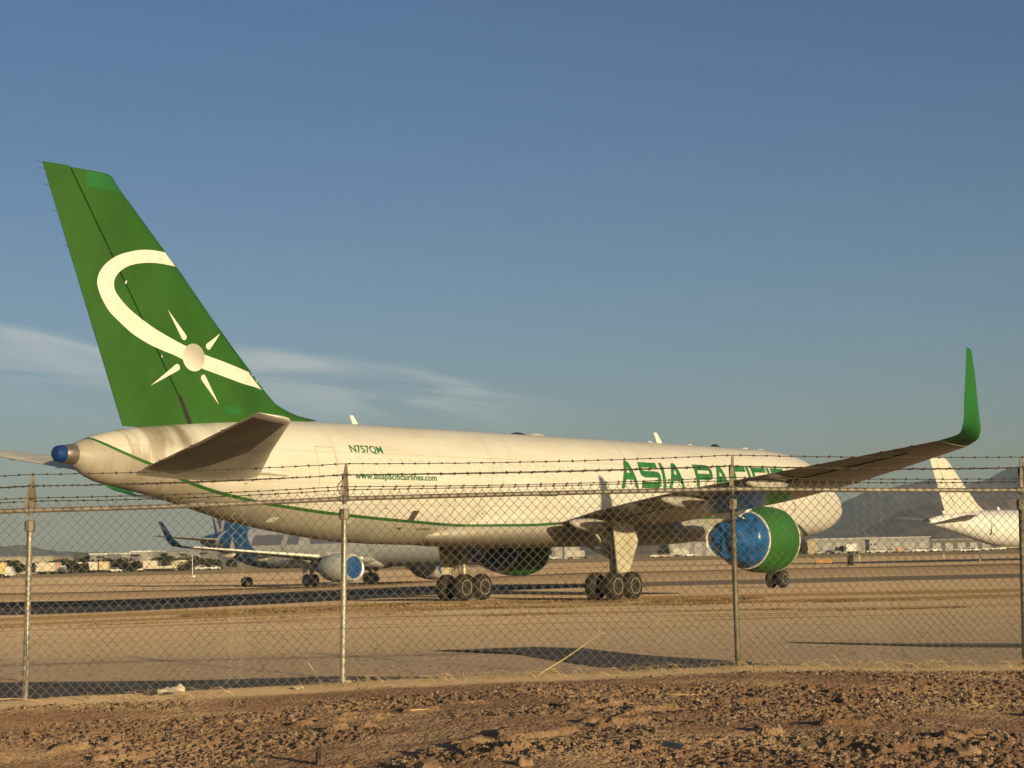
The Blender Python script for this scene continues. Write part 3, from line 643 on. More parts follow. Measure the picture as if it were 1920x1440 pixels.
# ---- stabilisers
for sd in (1, -1):
    st = []
    for y, sle, ste, zt in [(.35, 39.05, 44.45, 4.30), (1.3, 40.0, 44.72, 4.56), (4.4, 42.45, 45.4, 5.12), (7.3, 44.55, 46.05, 5.68), (7.5, 44.80, 46.08, 5.72), (7.6, 45.1, 46.10, 5.74)]:
        ch = ste - sle; st.append((L3(sle, sd * y, zt - .08), L3(ste, sd * y, zt + .02), ch * (.10 if y < 7.55 else .04), (0, sd * .17, 1)))
    sb = build('horizontal_stabilizer', foil(st), M('stabilizer_bounce_paint', (.76, .72, .64), .5, amp=.2, scale=1), jet, True, 40); tag(sb, None)  # raised base colour stands in for light bounced up from the ground
    # darker oily underside skin
    un = []
    for y, sle, ste, zt in [(1.25, 43.5, 44.65, 4.55), (2.6, 43.3, 44.95, 4.79), (4.4, 43.4, 45.3, 5.12), (7.25, 44.70, 45.98, 5.66)]:
        row = []
        for c in np.linspace(0.02, .98, 9):
            full = {1.25: (39.95, 44.71), 2.6: (41.03, 45.0), 4.4: (42.45, 45.4), 7.25: (44.51, 46.04)}[y]; cc = (lerp(sle, ste, c) - full[0]) / (full[1] - full[0])
            z = lerp(zt - .08, zt + .02, cc) - (full[1] - full[0]) * .10 * thick(max(.001, cc)) - .006; row.append(L3(lerp(sle, ste, c), sd * y, z))
        un.append(row)
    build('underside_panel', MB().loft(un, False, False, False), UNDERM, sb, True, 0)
    build('stabilizer_root_fairing', MB().loft([[L3(39.1 + 3.6 * t, sd * (fus_y(39.1 + 3.6 * t, 4.55) + .26 * math.sin(math.pi * min(1, t * 1.02)) ** .6 * math.cos(a)), 4.52 + .12 * t + .10 * math.sin(a)) for a in np.linspace(0, 2 * math.pi, 13)[:-1]] for t in np.linspace(0, 1, 12)]), WHITEM, sb, True, 50)
    for y in (2.4, 4.2, 5.9): s = interp(y, [(1.3, 44.72), (4.4, 45.4), (7.3, 46.05)])[0]; z = interp(y, [(1.3, 4.54), (4.4, 5.10), (7.3, 5.66)])[0]; build('static_wick', MB().tube([L3(s - .05, sd * y, z), L3(s + .16, sd * y, z)], .012, 5), DARKM, sb)

# ---- wings
W_TE = [(1.4, 25.2, 2.80), (1.9, 25.31, 2.87), (4.4, 26.0, 3.32), (7.0, 26.85, 3.62), (9.2, 27.35, 3.89), (11.3, 27.5, 4.12), (13.2, 27.65, 4.34), (15.9, 27.86, 4.65), (17.9, 28.02, 4.88), (19.0, 28.05, 5.02)]
W_LE = [(1.4, 15.8, 3.30), (1.9, 16.1, 3.32), (5.5, 18.1, 3.50), (7.8, 19.3, 3.68), (9.4, 19.95, 3.82), (11.3, 20.95, 4.02), (12.5, 21.5, 4.17), (15.6, 23.45, 4.56), (18.7, 25.6, 4.95), (19.0, 25.85, 4.98)]
def wing_pt(y, c, sd, off=0.0, face=-1):
    a, za = interp(y, W_LE); b_, zb = interp(y, W_TE); dr = .35 * y / 19 if sd < 0 else 0; za -= dr; zb -= dr; t = (b_ - a) * interp(y, [(1.4, .085), (8, .095), (19, .095)])[0]
    s = lerp(a, b_, c); z = lerp(za, zb, c) + face * t * thick(max(.0005, c)); return L3(s, sd * y, z + face * off)
for sd in (1, -1):
    st = []
    for y in [1.4, 1.9, 3, 4.4, 5.8, 7, 8.2, 9.2, 10.3, 11.3, 12.3, 13.2, 14.5, 15.9, 17, 17.9, 18.6, 19.0]:
        a, za = interp(y, W_LE); b_, zb = interp(y, W_TE); dr = .35 * y / 19 if sd < 0 else 0; za -= dr; zb -= dr; st.append((L3(a, sd * y, za), L3(b_, sd * y, zb), (b_ - a) * interp(y, [(1.4, .085), (8, .095), (19, .095)])[0], (0, sd * .11, 1)))
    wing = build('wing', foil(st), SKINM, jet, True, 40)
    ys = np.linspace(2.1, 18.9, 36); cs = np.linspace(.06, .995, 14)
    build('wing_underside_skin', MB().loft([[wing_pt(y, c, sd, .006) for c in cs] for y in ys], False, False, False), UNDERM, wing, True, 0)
    # winglet: blended up from the tip
    T = [(19.0, 28.05, 5.02), (19.6, 28.06, 5.16), (20.0, 28.55, 5.36), (20.18, 28.8, 5.66), (20.28, 28.95, 6.13), (20.45, 29.15, 6.9), (20.60, 29.33, 7.70)]
    Lr = [(19.0, 25.85, 4.98), (19.8, 27.0, 5.07), (20.1, 27.45, 5.38), (20.2, 27.75, 5.71), (20.3, 28.05, 6.2), (20.48, 28.55, 6.95), (20.62, 29.05, 7.63)]
    st = []
    for k in np.linspace(0, 6, 25):
        te = list(smooth_tab([(i,) + p for i, p in enumerate(T)], [k])[0]); le = list(smooth_tab([(i,) + p for i, p in enumerate(Lr)], [k])[0])
        if sd < 0: te[2] -= .35; le[2] -= .35
        ang = interp(k, [(0, .12), (1, .45), (2, 1.05), (3, 1.4), (4, 1.5), (6, 1.5)])[0]
        st.append((L3(le[1], sd * le[0], le[2]), L3(te[1], sd * te[0], te[2]), (te[1] - le[1]) * .085, (0, sd * math.sin(ang), math.cos(ang))))
    wl = build('winglet', foil(st), GREEN2 if sd > 0 else GREEN2, wing, True, 40)
    if sd > 0: build('winglet_lamp', MB().lathe([(0, .03), (.1, .05), (.2, .02)], L3(29.0, 20.5, 7.42), 'x', 10), SEAM, wing, True)
    # flap track fairings
    for y, ln, r in [(3.6, 2.8, .26), (8.6, 2.8, .20), (12.2, 2.6, .19)]:
        te, zt = interp(y, W_TE); pts = []; rr = []
        for t in np.linspace(0, 1, 12): pts.append(L3(te - ln * .72 + ln * t, sd * y, zt - .17 - .10 * math.sin(math.pi * t) - r * .35)); rr.append(max(.02, r * math.sin(math.pi * min(1, .06 + t * .9)) ** .6))
        build('flap_track_fairing', MB().tube(pts, rr, 12), M('fairing_shade_grey', (.42, .40, .37), .5, amp=.2), wing, True, 60)  # darker base colour stands in for the shade below the wing
    # aileron and flap gaps
    for y in (3.2, 6.4, 12.9, 17.4): build('flap_gap', MB().tube([wing_pt(y, c, sd, .012) for c in (.76, .88, .99)], .02, 5), DARKM, wing)
    mb = MB(); mb.tube([wing_pt(y, .74, sd, .012) for y in np.linspace(2.4, 17.5, 20)], .018, 5); build('hinge_line', mb, DARKM, wing)
    for y in (13.2, 14.6, 15.9, 17.0, 18.1): s, z = interp(y, W_TE); build('static_wick', MB().tube([L3(s - .03, sd * y, z), L3(s + .2, sd * y, z - .01)], .012, 5), DARKM, wing)

# ---- engines
EY = 6.2; EZ = 2.17; ESH = .45
def engine(sd):
    def P(prof): return [(S0 - s + ESH, r) for s, r in prof]
    c = (0, -sd * EY, EZ)
    en = build('engine_cowl', MB().lathe(P([(16.75, 1.02), (16.78, 1.10), (16.88, 1.18), (17.05, 1.25), (17.35, 1.30), (17.8, 1.315), (18.3, 1.29), (18.75, 1.215), (19.12, 1.12), (19.13, 1.08)]), c, 'x', 72), [green_material('cowl_green', (.030, .155, .026), .25)] if sd > 0 else [bpy.data.materials['cowl_green']], jet, True, 40)
    build('cowl_trim_ring', MB().lathe(P([(19.10, 1.122), (19.10, 1.15), (19.16, 1.145), (19.16, 1.10)]), c, 'x', 72, False), WHITEM, en, True)
    build('inlet_lip_ring', MB().lathe(P([(17.02, 1.255), (17.02, 1.272), (17.10, 1.285), (17.10, 1.265)]), c, 'x', 72, False), WHITEM, en, True)
    build('inlet_cover', MB().lathe(P([(16.80, 1.0), (16.78, .6), (16.76, .01)]), c, 'x', 40), TARP, en, True)
    # wrinkled blue tarpaulin wrapped round the nozzle
    mb = MB(); rings = []
    prof = [(19.13, 1.10), (19.2, 1.11), (19.45, 1.06), (19.75, 1.0), (19.95, .93), (20.02, .84), (20.2, .78), (20.5, .72), (20.75, .665), (20.80, .60), (20.82, .3), (20.83, .02)]
    for i, (s, r) in enumerate(prof):
        ring = []
        for j in range(72):
            a = 2 * math.pi * j / 72; k = 1 + (.018 * (math.sin(a * 9 + s * 6) + .3 * math.sin(a * 17 - s * 9 + 1) + .9 * math.sin(a * 5 + s * 3)) if i > 1 and i < 10 else 0)
            k *= 1 - (.05 * max(0, math.sin(a * 2 + 1.1 + s)) if 2 < i < 10 else 0)
            ring.append(Vector(c) + Vector((S0 - s + ESH + (.03 * math.sin(a * 7 + i) if 2 < i < 10 else 0), r * k * math.sin(a), r * k * math.cos(a))))
        rings.append(ring)
    build('engine_tarpaulin', mb.loft(rings), TARP, en, True, 28)
    mb = MB()   # torn white tape along the tarpaulin seams
    for s, r, a0, a1 in [(19.98, .93, 5.7, 6.9), (20.80, .66, 3.6, 5.9), (20.35, .74, -.5, .4), (19.3, 1.09, -.5, .1)]:
        n = 18; pts = []
        for q in range(n):
            a = lerp(a0, a1, q / (n - 1)); w = .03 + .07 * abs(math.sin(q * 2.3)); rr_ = r * 1.04 + .02 * math.sin(q * 3.1)
            pts.append([Vector(c) + Vector((S0 - s + ESH + u, -sd * rr_ * math.sin(a), rr_ * math.cos(a))) for u in (-w, w * .8)])
        mb.loft(pts, False, False, False)
    build('white_tape', mb, WHITEM, en)
    # strakes and drain mark
    # pylon
    def sec(s0_, s1_, z, w): return [L3(lerp(s0_, s1_, t), sd * EY + w * math.sin(math.pi * t ** .7), z) for t in np.linspace(0, 1, 9)] + [L3(lerp(s0_, s1_, t), sd * EY - w * math.sin(math.pi * t ** .7), z) for t in np.linspace(1, 0, 9)[1:-1]]
    build('pylon', MB().loft([sec(17.6, 20.6, 3.0, .22), sec(17.9, 21.6, 3.35, .24), sec(18.6, 23.2, 3.62, .22), sec(19.0, 23.6, 3.75, .1)]), WHITEM, en, True, 50)
for sd in (1, -1): engine(sd)

# ---- undercarriage
def wheel_mb(c, R, w):
    c = Vector(c); ty = MB().lathe([(-w * .5, R * .60), (-w * .48, R * .80), (-w * .40, R * .93), (-w * .22, R), (w * .22, R), (w * .40, R * .93), (w * .48, R * .80), (w * .5, R * .60)], c, 'y', 36)
    rm = MB().lathe([(-w * .46, R * .60), (-w * .515, R * .585), (-w * .515, R * .52), (-w * .34, R * .46), (-w * .33, R * .30), (-w * .46, R * .22), (-w * .5, R * .05)], c, 'y', 30)
    rm.lathe([(w * .5, R * .05), (w * .46, R * .22), (w * .33, R * .30), (w * .34, R * .46), (w * .515, R * .52), (w * .515, R * .585), (w * .46, R * .60)], c, 'y', 30)
    for k in range(10):
        a = 2 * math.pi * k / 10
        for q in (-1, 1): rm.box(c + Vector((R * .40 * math.cos(a), q * w * .40, R * .40 * math.sin(a))), (R * .20, w * .16, R * .13), Matrix.Rotation(-a, 3, 'Y'))
    return ty, rm
def main_gear(sd):
    x0, y0 = 24.05, 3.66
    g = MB().tube([L3(x0 - .1, sd * 3.3, 3.2), L3(x0, sd * (y0 - .05), 2.2), L3(x0, sd * y0, 1.55)], [.19, .17, .16], 14).tube([L3(x0, sd * y0, 1.6), L3(x0, sd * y0, .75)], .11, 12)
    g.tube([L3(x0, sd * y0, 1.5), L3(x0 - .25, sd * y0, 1.25), L3(x0 - .05, sd * y0, .9)], .045, 6).tube([L3(x0 + .14, sd * (y0 + .1), 2.4), L3(x0 + .16, sd * (y0 + .1), 1.0)], .03, 6)
    gr_ = build('main_landing_gear', g, STEEL, jet, True, 40)
    build('side_brace', MB().tube([L3(x0 - .1, sd * 1.7, 2.4), L3(x0 - .05, sd * 2.6, 2.0), L3(x0, sd * 3.55, 1.6)], .07, 8).tube([L3(x0 + 1.0, sd * 3.2, 3.0), L3(x0 + .1, sd * 3.6, 1.7)], .06, 8), STEEL, gr_, True)
    build('bogie_beam', MB().tube([L3(x0 - .62, sd * y0, .53), L3(x0, sd * y0, .62), L3(x0 + .62, sd * y0, .53)], [.10, .14, .10], 10).tube([L3(x0 - .57, sd * (y0 - .45), .53), L3(x0 - .57, sd * (y0 + .45), .53)], .07, 8).tube([L3(x0 + .57, sd * (y0 - .45), .53), L3(x0 + .57, sd * (y0 + .45), .53)], .07, 8), STEEL, gr_, True)
    for ds_ in (-.57, .57):
        for dy in (-.43, .43):
            ty, rm = wheel_mb(L3(x0 + ds_, sd * y0 + dy, .525), .53, .38); build('tyre', ty, TYRE, gr_, True, 40); build('wheel_rim', rm, RIMM, gr_, True, 30)
    yd = y0 + .62
    P = [L3(s, sd * yd, z) for s, z in [(24.92, 2.95), (23.60, 2.80), (23.32, 2.2), (23.95, 1.05), (24.68, 1.02)]]
    build('gear_door', MB().prism(P, (0, -sd * .05, 0)), M('door_cream', (.50, .46, .36), .55, amp=.15, scale=1.5), gr_)
    build('hydraulic_hose', MB().tube([L3(x0 + .2, sd * y0, 1.9), L3(x0 + .3, sd * (y0 + .08), 1.4), L3(x0 + .18, sd * y0, .8)], .022, 5), DARKM, gr_)
for sd in (1, -1): main_gear(sd)
g = build('nose_landing_gear', MB().tube([L3(5.6, 0, 2.4), L3(5.72, 0, .9)], .10, 12).tube([L3(5.72, 0, .95), L3(5.72, 0, .42)], .07, 10).tube([L3(5.72, -.34, .42), L3(5.72, .34, .42)], .06, 8).tube([L3(4.7, 0, 2.3), L3(5.65, 0, 1.4)], .05, 8), STEEL, jet, True, 40)
for dy in (-.29, .29):
    ty, rm = wheel_mb(L3(5.72, dy, .42), .42, .30); build('tyre', ty, TYRE, g, True, 40); build('wheel_rim', rm, RIMM, g, True, 30)
for dy in (-.55, .55): build('nose_gear_door', MB().prism([L3(4.6, dy, 2.25), L3(6.0, dy, 2.2), L3(6.0, dy * 1.15, 1.75), L3(4.7, dy * 1.15, 1.75)], (0, .03, 0)), WHITEM, g)

# ---- antennas and lights on the crown
def blade(s, z0, h, ch, rake): 
    return MB().prism([L3(s, .02, z0), L3(s + ch, .02, z0), L3(s + ch + rake, .02, z0 + h), L3(s + ch * .45 + rake, .02, z0 + h)], (0, .04, 0))
build('blade_antenna', blade(34.0, 6.35, .36, .30, .16), WHITEM, jet); build('blade_antenna', blade(14.95, 6.33, .52, .42, .30), WHITEM, jet)
def dome(s, r, h, mat): build('crown_dome', MB().lathe([(0, r), (h * .5, r * .85), (h, r * .3)], L3(s, 0, 6.38), 'z', 16), mat, jet, True)
for s, r, h, mt in [(25.1, .34, .10, DARKM), (24.0, .42, .10, WHITEM), (16.0, .16, .10, WHITEM), (12.9, .16, .08, WHITEM), (10.8, .22, .14, DARKM), (8.3, .2, .08, WHITEM), (6.9, .2, .06, WHITEM)]: dome(s, r, h, mt)
# cockpit glazing
GLASS = M('cockpit_glass', (.02, .025, .03), .08, amp=.1, spec=.8)
for sd in (1, -1):
    for a0, a1 in [(.04, .42), (.46, .80), (.84, 1.0)]:
        rows = []
        for t in np.linspace(0, 1, 4):
            row = []
            for u in np.linspace(a0, a1, 5):
                s = lerp(1.75 + .9 * u * u, 2.45 + .8 * u * u, t); tp, bt, hw = smooth_tab(FUS, [s])[0]; zc = (tp + bt) / 2; hz = (tp - bt) / 2
                an = .08 + 1.15 * u; row.append(L3(s, sd * (hw * math.sin(an) + .01), zc + (hz + .01) * math.cos(an)))
            rows.append(row)
        build('cockpit_window', MB().loft(rows, False, False, False), GLASS, jet, True, 0)
# service marks: cargo door outline, outflow valve, access panels on the starboard side
smap = lambda s, z, sd: L3(s, sd * (fus_y(s, z) + .008), z)
def frame_loop(s0, s1, z0, z1, w=.03): return [[(s0, z0), (s1, z0), (s1, z1), (s0, z1)], [(s0 + w, z0 + w), (s1 - w, z0 + w), (s1 - w, z1 - w), (s0 + w, z1 - w)]]
GREYL = M('panel_line_grey', (.30, .27, .22), .7)
decal('cargo_door_outline', frame_loop(29.6, 31.0, 2.75, 3.95, .02), smap, GREYL, fuse, (.3, .1))
FAINT = M('faint_outline', (.50, .46, .39), .6)
decal('rear_door_outline', frame_loop(36.9, 37.75, 3.85, 5.45, .025), smap, FAINT, fuse, (.3, .1))
decal('overwing_door_outline', frame_loop(28.3, 29.0, 3.8, 5.3, .02), smap, FAINT, fuse, (.3, .1))
for s_, z_ in [(31.6, 3.2), (34.4, 3.45), (38.0, 3.75), (29.2, 3.3), (40.6, 4.2)]: decal('drain_mark', [[(s_, z_), (s_ + .16, z_), (s_ + .12, z_ - .05), (s_ + .03, z_ - .05)]], smap, GREYL, fuse)
decal('service_door_outline', frame_loop(3.9, 4.75, 3.75, 5.55, .02), smap, GREYL, fuse, (.3, .1))
P_ = [smap(s, z, 1) + Vector((0, -.03, 0)) for s, z in [(33.12, 3.36), (32.82, 3.36), (32.94, 3.0), (33.21, 3.0)]]
build('open_access_flap', MB().prism(P_, (0, -.03, 0)), M('dark_panel', (.07, .06, .05), .7), fuse)
decal('access_panel', [[(35.9 + .13 * math.cos(t), 3.02 + .11 * math.sin(t)) for t in np.linspace(0, 6.28, 17)[:-1]]], smap, M('patch_cream', (.46, .43, .37), .5), fuse)
decal('pale_vent_plate', [[(38.85, 2.98), (39.15, 2.98), (39.15, 3.14), (38.85, 3.14)]], smap, WHITEM, fuse)
decal('grease_stain', [[(33.6, 2.78), (33.2, 2.80), (33.3, 2.72)], [(32.6, 2.74), (32.0, 2.76), (31.6, 2.74), (31.9, 2.71), (32.4, 2.72)]], smap, M('grease', (.08, .06, .05), .7), fuse)
for sc_ in ([(7.28, 3.94), (7.22, 3.94), (6.90, 3.7), (6.96, 3.68)], [(6.96, 3.68), (6.90, 3.68), (6.98, 3.41), (7.06, 3.41)], [(7.06, 3.41), (6.98, 3.41), (7.28, 3.24), (7.35, 3.28)]): decal('paint_scratch', [sc_], smap, M('rust_brown', (.22, .10, .05), .7), fuse)
# lettering
LET = {'A': [[(20.85, 4.31), (20.59, 4.83), (20.3, 5.38), (20.18, 5.44), (20.08, 5.45), (19.95, 5.39), (19.85, 5.14), (19.74, 4.81), (19.6, 4.33), (19.78, 4.33), (19.84, 4.49), (19.94, 4.67), (20.42, 4.68), (20.55, 4.48), (20.61, 4.32)], [(20.3, 4.96), (20.16, 5.19), (20.07, 4.96)]],
       'S': [[(19.28, 5.42), (17.99, 5.42), (18.0, 5.2), (19.10, 5.2), (19.10, 5.06), (18.15, 5.06), (17.97, 5.0), (17.9, 4.89), (17.92, 4.71), (18.0, 4.52), (18.14, 4.35), (19.39, 4.35), (19.35, 4.62), (18.2, 4.62), (18.14, 4.79), (19.11, 4.79), (19.32, 4.88), (19.37, 5.09)]],
       'I': [[(17.77, 5.43), (17.54, 5.42), (17.55, 5.13), (17.56, 4.78), (17.59, 4.36), (17.82, 4.36), (17.8, 4.73), (17.77, 5.08)]],
       'P': [[(15.22, 5.43), (14.2, 5.43), (13.97, 5.39), (13.85, 5.27), (13.85, 5.05), (13.91, 4.88), (14.04, 4.8), (14.18, 4.77), (15.01, 4.77), (15.06, 4.35), (15.28, 4.35), (15.25, 4.83), (15.22, 5.19)], [(14.97, 5.18), (14.09, 5.18), (14.09, 5.04), (15.01, 5.04)]],
       'C': [[(12.16, 5.42), (11.0, 5.42), (11.04, 5.20), (11.95, 5.19), (12.0, 4.6), (11.05, 4.6), (11.05, 4.36), (12.22, 4.36)]],
       'F': [[(10.50, 5.42), (9.25, 5.42), (9.29, 5.2), (10.30, 5.19), (10.34, 5.02), (9.5, 5.02), (9.52, 4.83), (10.36, 4.83), (10.42, 4.36), (10.62, 4.36)]]}
for ch, ds_ in [('A', 0), ('S', 0), ('I', 0), ('A', -3.42), ('P', 0), ('A', -6.95), ('C', 0), ('I', -6.85), ('F', 0), ('I', -8.6), ('C', -3.35)]:
    decal('letter', [[(s + ds_, z) for s, z in lp] for lp in LET[ch]], smap, LETM, fuse, (.3, .07))
text_decal('registration_marks', 'N757QM', 36.12, 34.55, 5.25, 5.55, smap, LETM, fuse, .022)
text_decal('web_address', 'www.asiapacificairlines.com', 36.14, 32.05, 4.33, 4.62, smap, LETM, fuse, .022)

#=========================================================== FENCE
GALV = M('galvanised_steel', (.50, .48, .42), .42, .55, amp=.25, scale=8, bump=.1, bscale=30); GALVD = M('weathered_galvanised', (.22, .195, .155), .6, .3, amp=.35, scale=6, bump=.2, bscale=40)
WIRE = M('fence_wire', (.25, .225, .19), .6, .3, amp=.3, scale=5); RUST = M('barbed_wire_steel', (.085, .07, .055), .65, .3, amp=.4, scale=9)
POSTS = [((-70.62, -28.3, 2.21), (-72.3, -26.6, .40)), ((-69.819, -29.152, 2.263), (-69.741, -28.974, .424)), ((-67.592, -31.25, 2.327), (-67.492, -31.101, .495)), ((-64.717, -34.001, 2.36), (-64.566, -33.917, .537)), ((-62.434, -36.15, 2.300), (-62.297, -36.05, .474))]
a0, a1 = Vector(POSTS[1][0]), Vector(POSTS[2][0]); d01 = (a1 - a0); POSTS[0] = (tuple(a0 - d01 * 1.02), (POSTS[1][1][0] - d01.x * 1.02, POSTS[1][1][1] - d01.y * 1.02, .40))
b0_, b1_ = Vector(POSTS[3][0]), Vector(POSTS[4][0]); d34 = b1_ - b0_; POSTS.append((tuple(b1_ + d34 * 1.2), (POSTS[4][1][0] + d34.x * 1.2, POSTS[4][1][1] + d34.y * 1.2, .42)))
fence = empty('chain_link_fence', POSTS[2][1], 0, 'tall galvanised chain link fence with pipe top rail and barbed wire along the dirt bank', 'fence')
FO = Vector(POSTS[2][1]); q = lambda p: Vector(p) - FO
def toward(p, dist): # towards the road side
    return Vector(p) - VH * dist
heads = []
for i, (tp, bt) in enumerate(POSTS):
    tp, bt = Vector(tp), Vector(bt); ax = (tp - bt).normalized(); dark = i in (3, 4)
    pm = M('post_shaded_galvanised', (.17, .155, .12), .55, .4, amp=.35, scale=7) if dark else GALV  # two posts use a darker copy of the steel, shade put into the colour
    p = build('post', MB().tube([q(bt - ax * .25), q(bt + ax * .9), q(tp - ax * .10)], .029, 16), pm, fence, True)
    along = (Vector(POSTS[min(i + 1, 5)][0]) - Vector(POSTS[max(i - 1, 0)][0])).normalized()
    build('post_clamp', MB().lathe([(-.055, .032), (-.05, .050), (.02, .053), (.05, .048), (.055, .030)], q(tp - ax * .155), 'z', 8), GALVD, p, True, 30)
    build('rail_sleeve', MB().tube([q(tp - along * .05), q(tp + along * .05)], .029, 12), GALVD, p, True)
    # barbed-wire head: spike with two splayed plates
    apex = tp + Vector((0, 0, .345)) + along * .02; arms = []
    hd = MB().box(q(tp + Vector((0, 0, .10))), (.034, .034, .30))
    bracket = build('barb_bracket', hd, GALVD, p)
    for k in (-1, 1):
        foot = tp + along * (.020 * k) + VH * (.11 * k) + Vector((0, 0, .03)); arms.append(foot)
        c = (apex + foot) / 2; w = along * .013; th = VH * .008; n = (apex - foot)
        build('bracket_arm', MB().prism([q(foot - w * 1.3), q(foot + w * 1.3), q(apex + w), q(apex - w)], th), GALVD, p)
    spk = [apex + Vector((0, 0, .005)), lerp(apex, arms[0], .34), lerp(apex, arms[1], .34), lerp(apex, arms[0], .72), lerp(apex, arms[1], .80)]
    heads.append(spk)
    # tie wires holding the mesh to the post
    for t in (.14, .30, .47, .63, .80): pp = lerp(bt, tp, t); build('tie_wire', MB().tube([q(pp + Vector((math.cos(a), math.sin(a), .25 * math.sin(a))) * .034) for a in np.linspace(0, 6.0, 11)], .004, 4), WIRE, p)
build('concrete_footing', MB().tube([q(Vector(POSTS[2][1]) + Vector((.05, .02, -.05))), q(Vector(POSTS[2][1]) + Vector((.05, .02, .02)))], [.10, .06], 9), M('footing_concrete', (.5, .45, .38), .9, amp=.3, scale=8), fence, True)
SAG = [0, .012, -.004, .004, .0, 0]
for i in range(5):
    A_, B_ = Vector(POSTS[i][0]), Vector(POSTS[i + 1][0]); n = 14
    pts = [q(lerp(A_, B_, t) + Vector((0, 0, -SAG[i] * math.sin(math.pi * t)))) for t in np.linspace(0, 1, n)]
    build('top_rail', MB().tube(pts, .0235, 12), M('rail_galvanised', (.25, .225, .185), .55, .35, amp=.3, scale=5, bump=.15), fence, True)
    if i in (1, 2): mid = lerp(A_, B_, .52); dr_ = (B_ - A_).normalized(); build('rail_coupling', MB().tube([q(mid - dr_ * .09), q(mid + dr_ * .09)], .027, 12), GALVD, fence, True)
# chain link fabric: zig-zag wires, one bay at a time, hung on the near side
def fabric(i):
    A_, B_ = Vector(POSTS[i][0]), Vector(POSTS[i + 1][0]); A0, B0 = Vector(POSTS[i][1]), Vector(POSTS[i + 1][1])
    wide = (Vector((A_.x, A_.y, 0)) - Vector((B_.x, B_.y, 0))).length; nx = round(wide / .0925); ny = 40; off = -VH * .045
    mb = MB(); rr_ = np.random.RandomState(50 + i)
    def P(u, v, k=0):   # u along 0..1, v 0 bottom .. 1 rail
        p = lerp(lerp(A0, B0, u), lerp(A_, B_, u), v) + off
        bulge = .035 * math.sin(u * 9 + v * 4 + i) + .03 * math.sin(u * 21 + i * 2) * (1 - v) + .02 * (fb(u * 6, v * 5) - .5)
        p = p - VH * bulge * (1 - .8 * v); p += (B_ - A_).normalized() * (.03 * math.sin(v * 5 + u * 7 + i) * (1 - v) ** 2); p.z += .012 * math.sin(u * 13 + i) * (1 - v)
        return q(p)
    fb = lambda a, b: float(vnoise(np.array([a + 3 * i]), np.array([b]), 4)[0])
    H = 1.045
    for c in range(nx + 1):
        pts = []
        for j in range(ny + 1):
            v = -0.015 + H * j / ny
            u = (c + (.5 if j % 2 else 0) + (-.06 if j % 2 else .06) * 0) / nx
            if u > 1.004: u = 1.0
            p = P(u, v) + (VH * (.006 if j % 2 else -.006)); pts.append(p)
        # knuckled twist on top
        pts.append(pts[-1] + Vector((0, 0, .035)))
        mb.tube(pts, .0035, 4, False)
        if c < nx:   # the interlocking neighbour
            pts = []
            for j in range(ny + 1):
                v = -0.015 + H * j / ny; u = (c + (.5 if j % 2 else 1)) / nx
                pts.append(P(min(u, 1), v) + (VH * (-.006 if j % 2 else .006)))
            mb.tube(pts, .0035, 4, False)
    return build('wire_mesh', mb, WIRE, fence, False, fix=False)
for i in range(5): fabric(i)
# barbed wire: two-strand wire with four-point barbs
for k in range(5):
    mb = MB(); path = []
    for i in range(5):
        A_, B_ = heads[i][k], heads[i + 1][k]
        for t in np.linspace(0, 1, 25)[:-1]:
            path.append(q(lerp(A_, B_, t) + Vector((0, 0, -(.012 + .006 * ((i + k) % 3)) * 4 * t * (1 - t) + .0015 * math.sin(t * 60 + k)))))
    path.append(q(heads[5][k])); mb.tube(path, .0042, 5, False)
    L_ = 0; nxt = .05 + .02 * k
    for a_, b_ in zip(path[:-1], path[1:]):
        sl_ = (b_ - a_).length
        while nxt < L_ + sl_:
            p = lerp(a_, b_, (nxt - L_) / sl_); dr_ = (b_ - a_).normalized(); mb.tube([p - dr_ * .011, p + dr_ * .011], .0085, 5)
            for s_ in (-1, 1):
                an = RNG.uniform(0, 3.1); w = (Vector((0, 0, 1)) * math.cos(an) + VH * math.sin(an)) + dr_ * .35 * s_; mb.tube([p - w * .017 + dr_ * .004 * s_, p + w * .017 + dr_ * .004 * s_], .0026, 4)
            nxt += .128 + .012 * RNG.rand()
        L_ += sl_
    build('barbed_wire', mb, RUST, fence, False, fix=False)
# loose wires left hanging at the brackets
build('loose_wire', MB().tube([q(heads[4][0]), q(heads[4][0] + Vector((.02, -.02, -.16))), q(heads[4][0] + Vector((-.03, .02, -.3))), q(heads[4][0] + Vector((.03, -.03, -.44)))], .006, 5), RUST, fence)
build('loose_wire', MB().tube([q(heads[2][3] + Vector((.03, 0, .1))), q(heads[2][3] + Vector((-.04, .04, 0))), q(heads[2][3] + Vector((-.02, .02, -.08)))], .005, 5), RUST, fence)

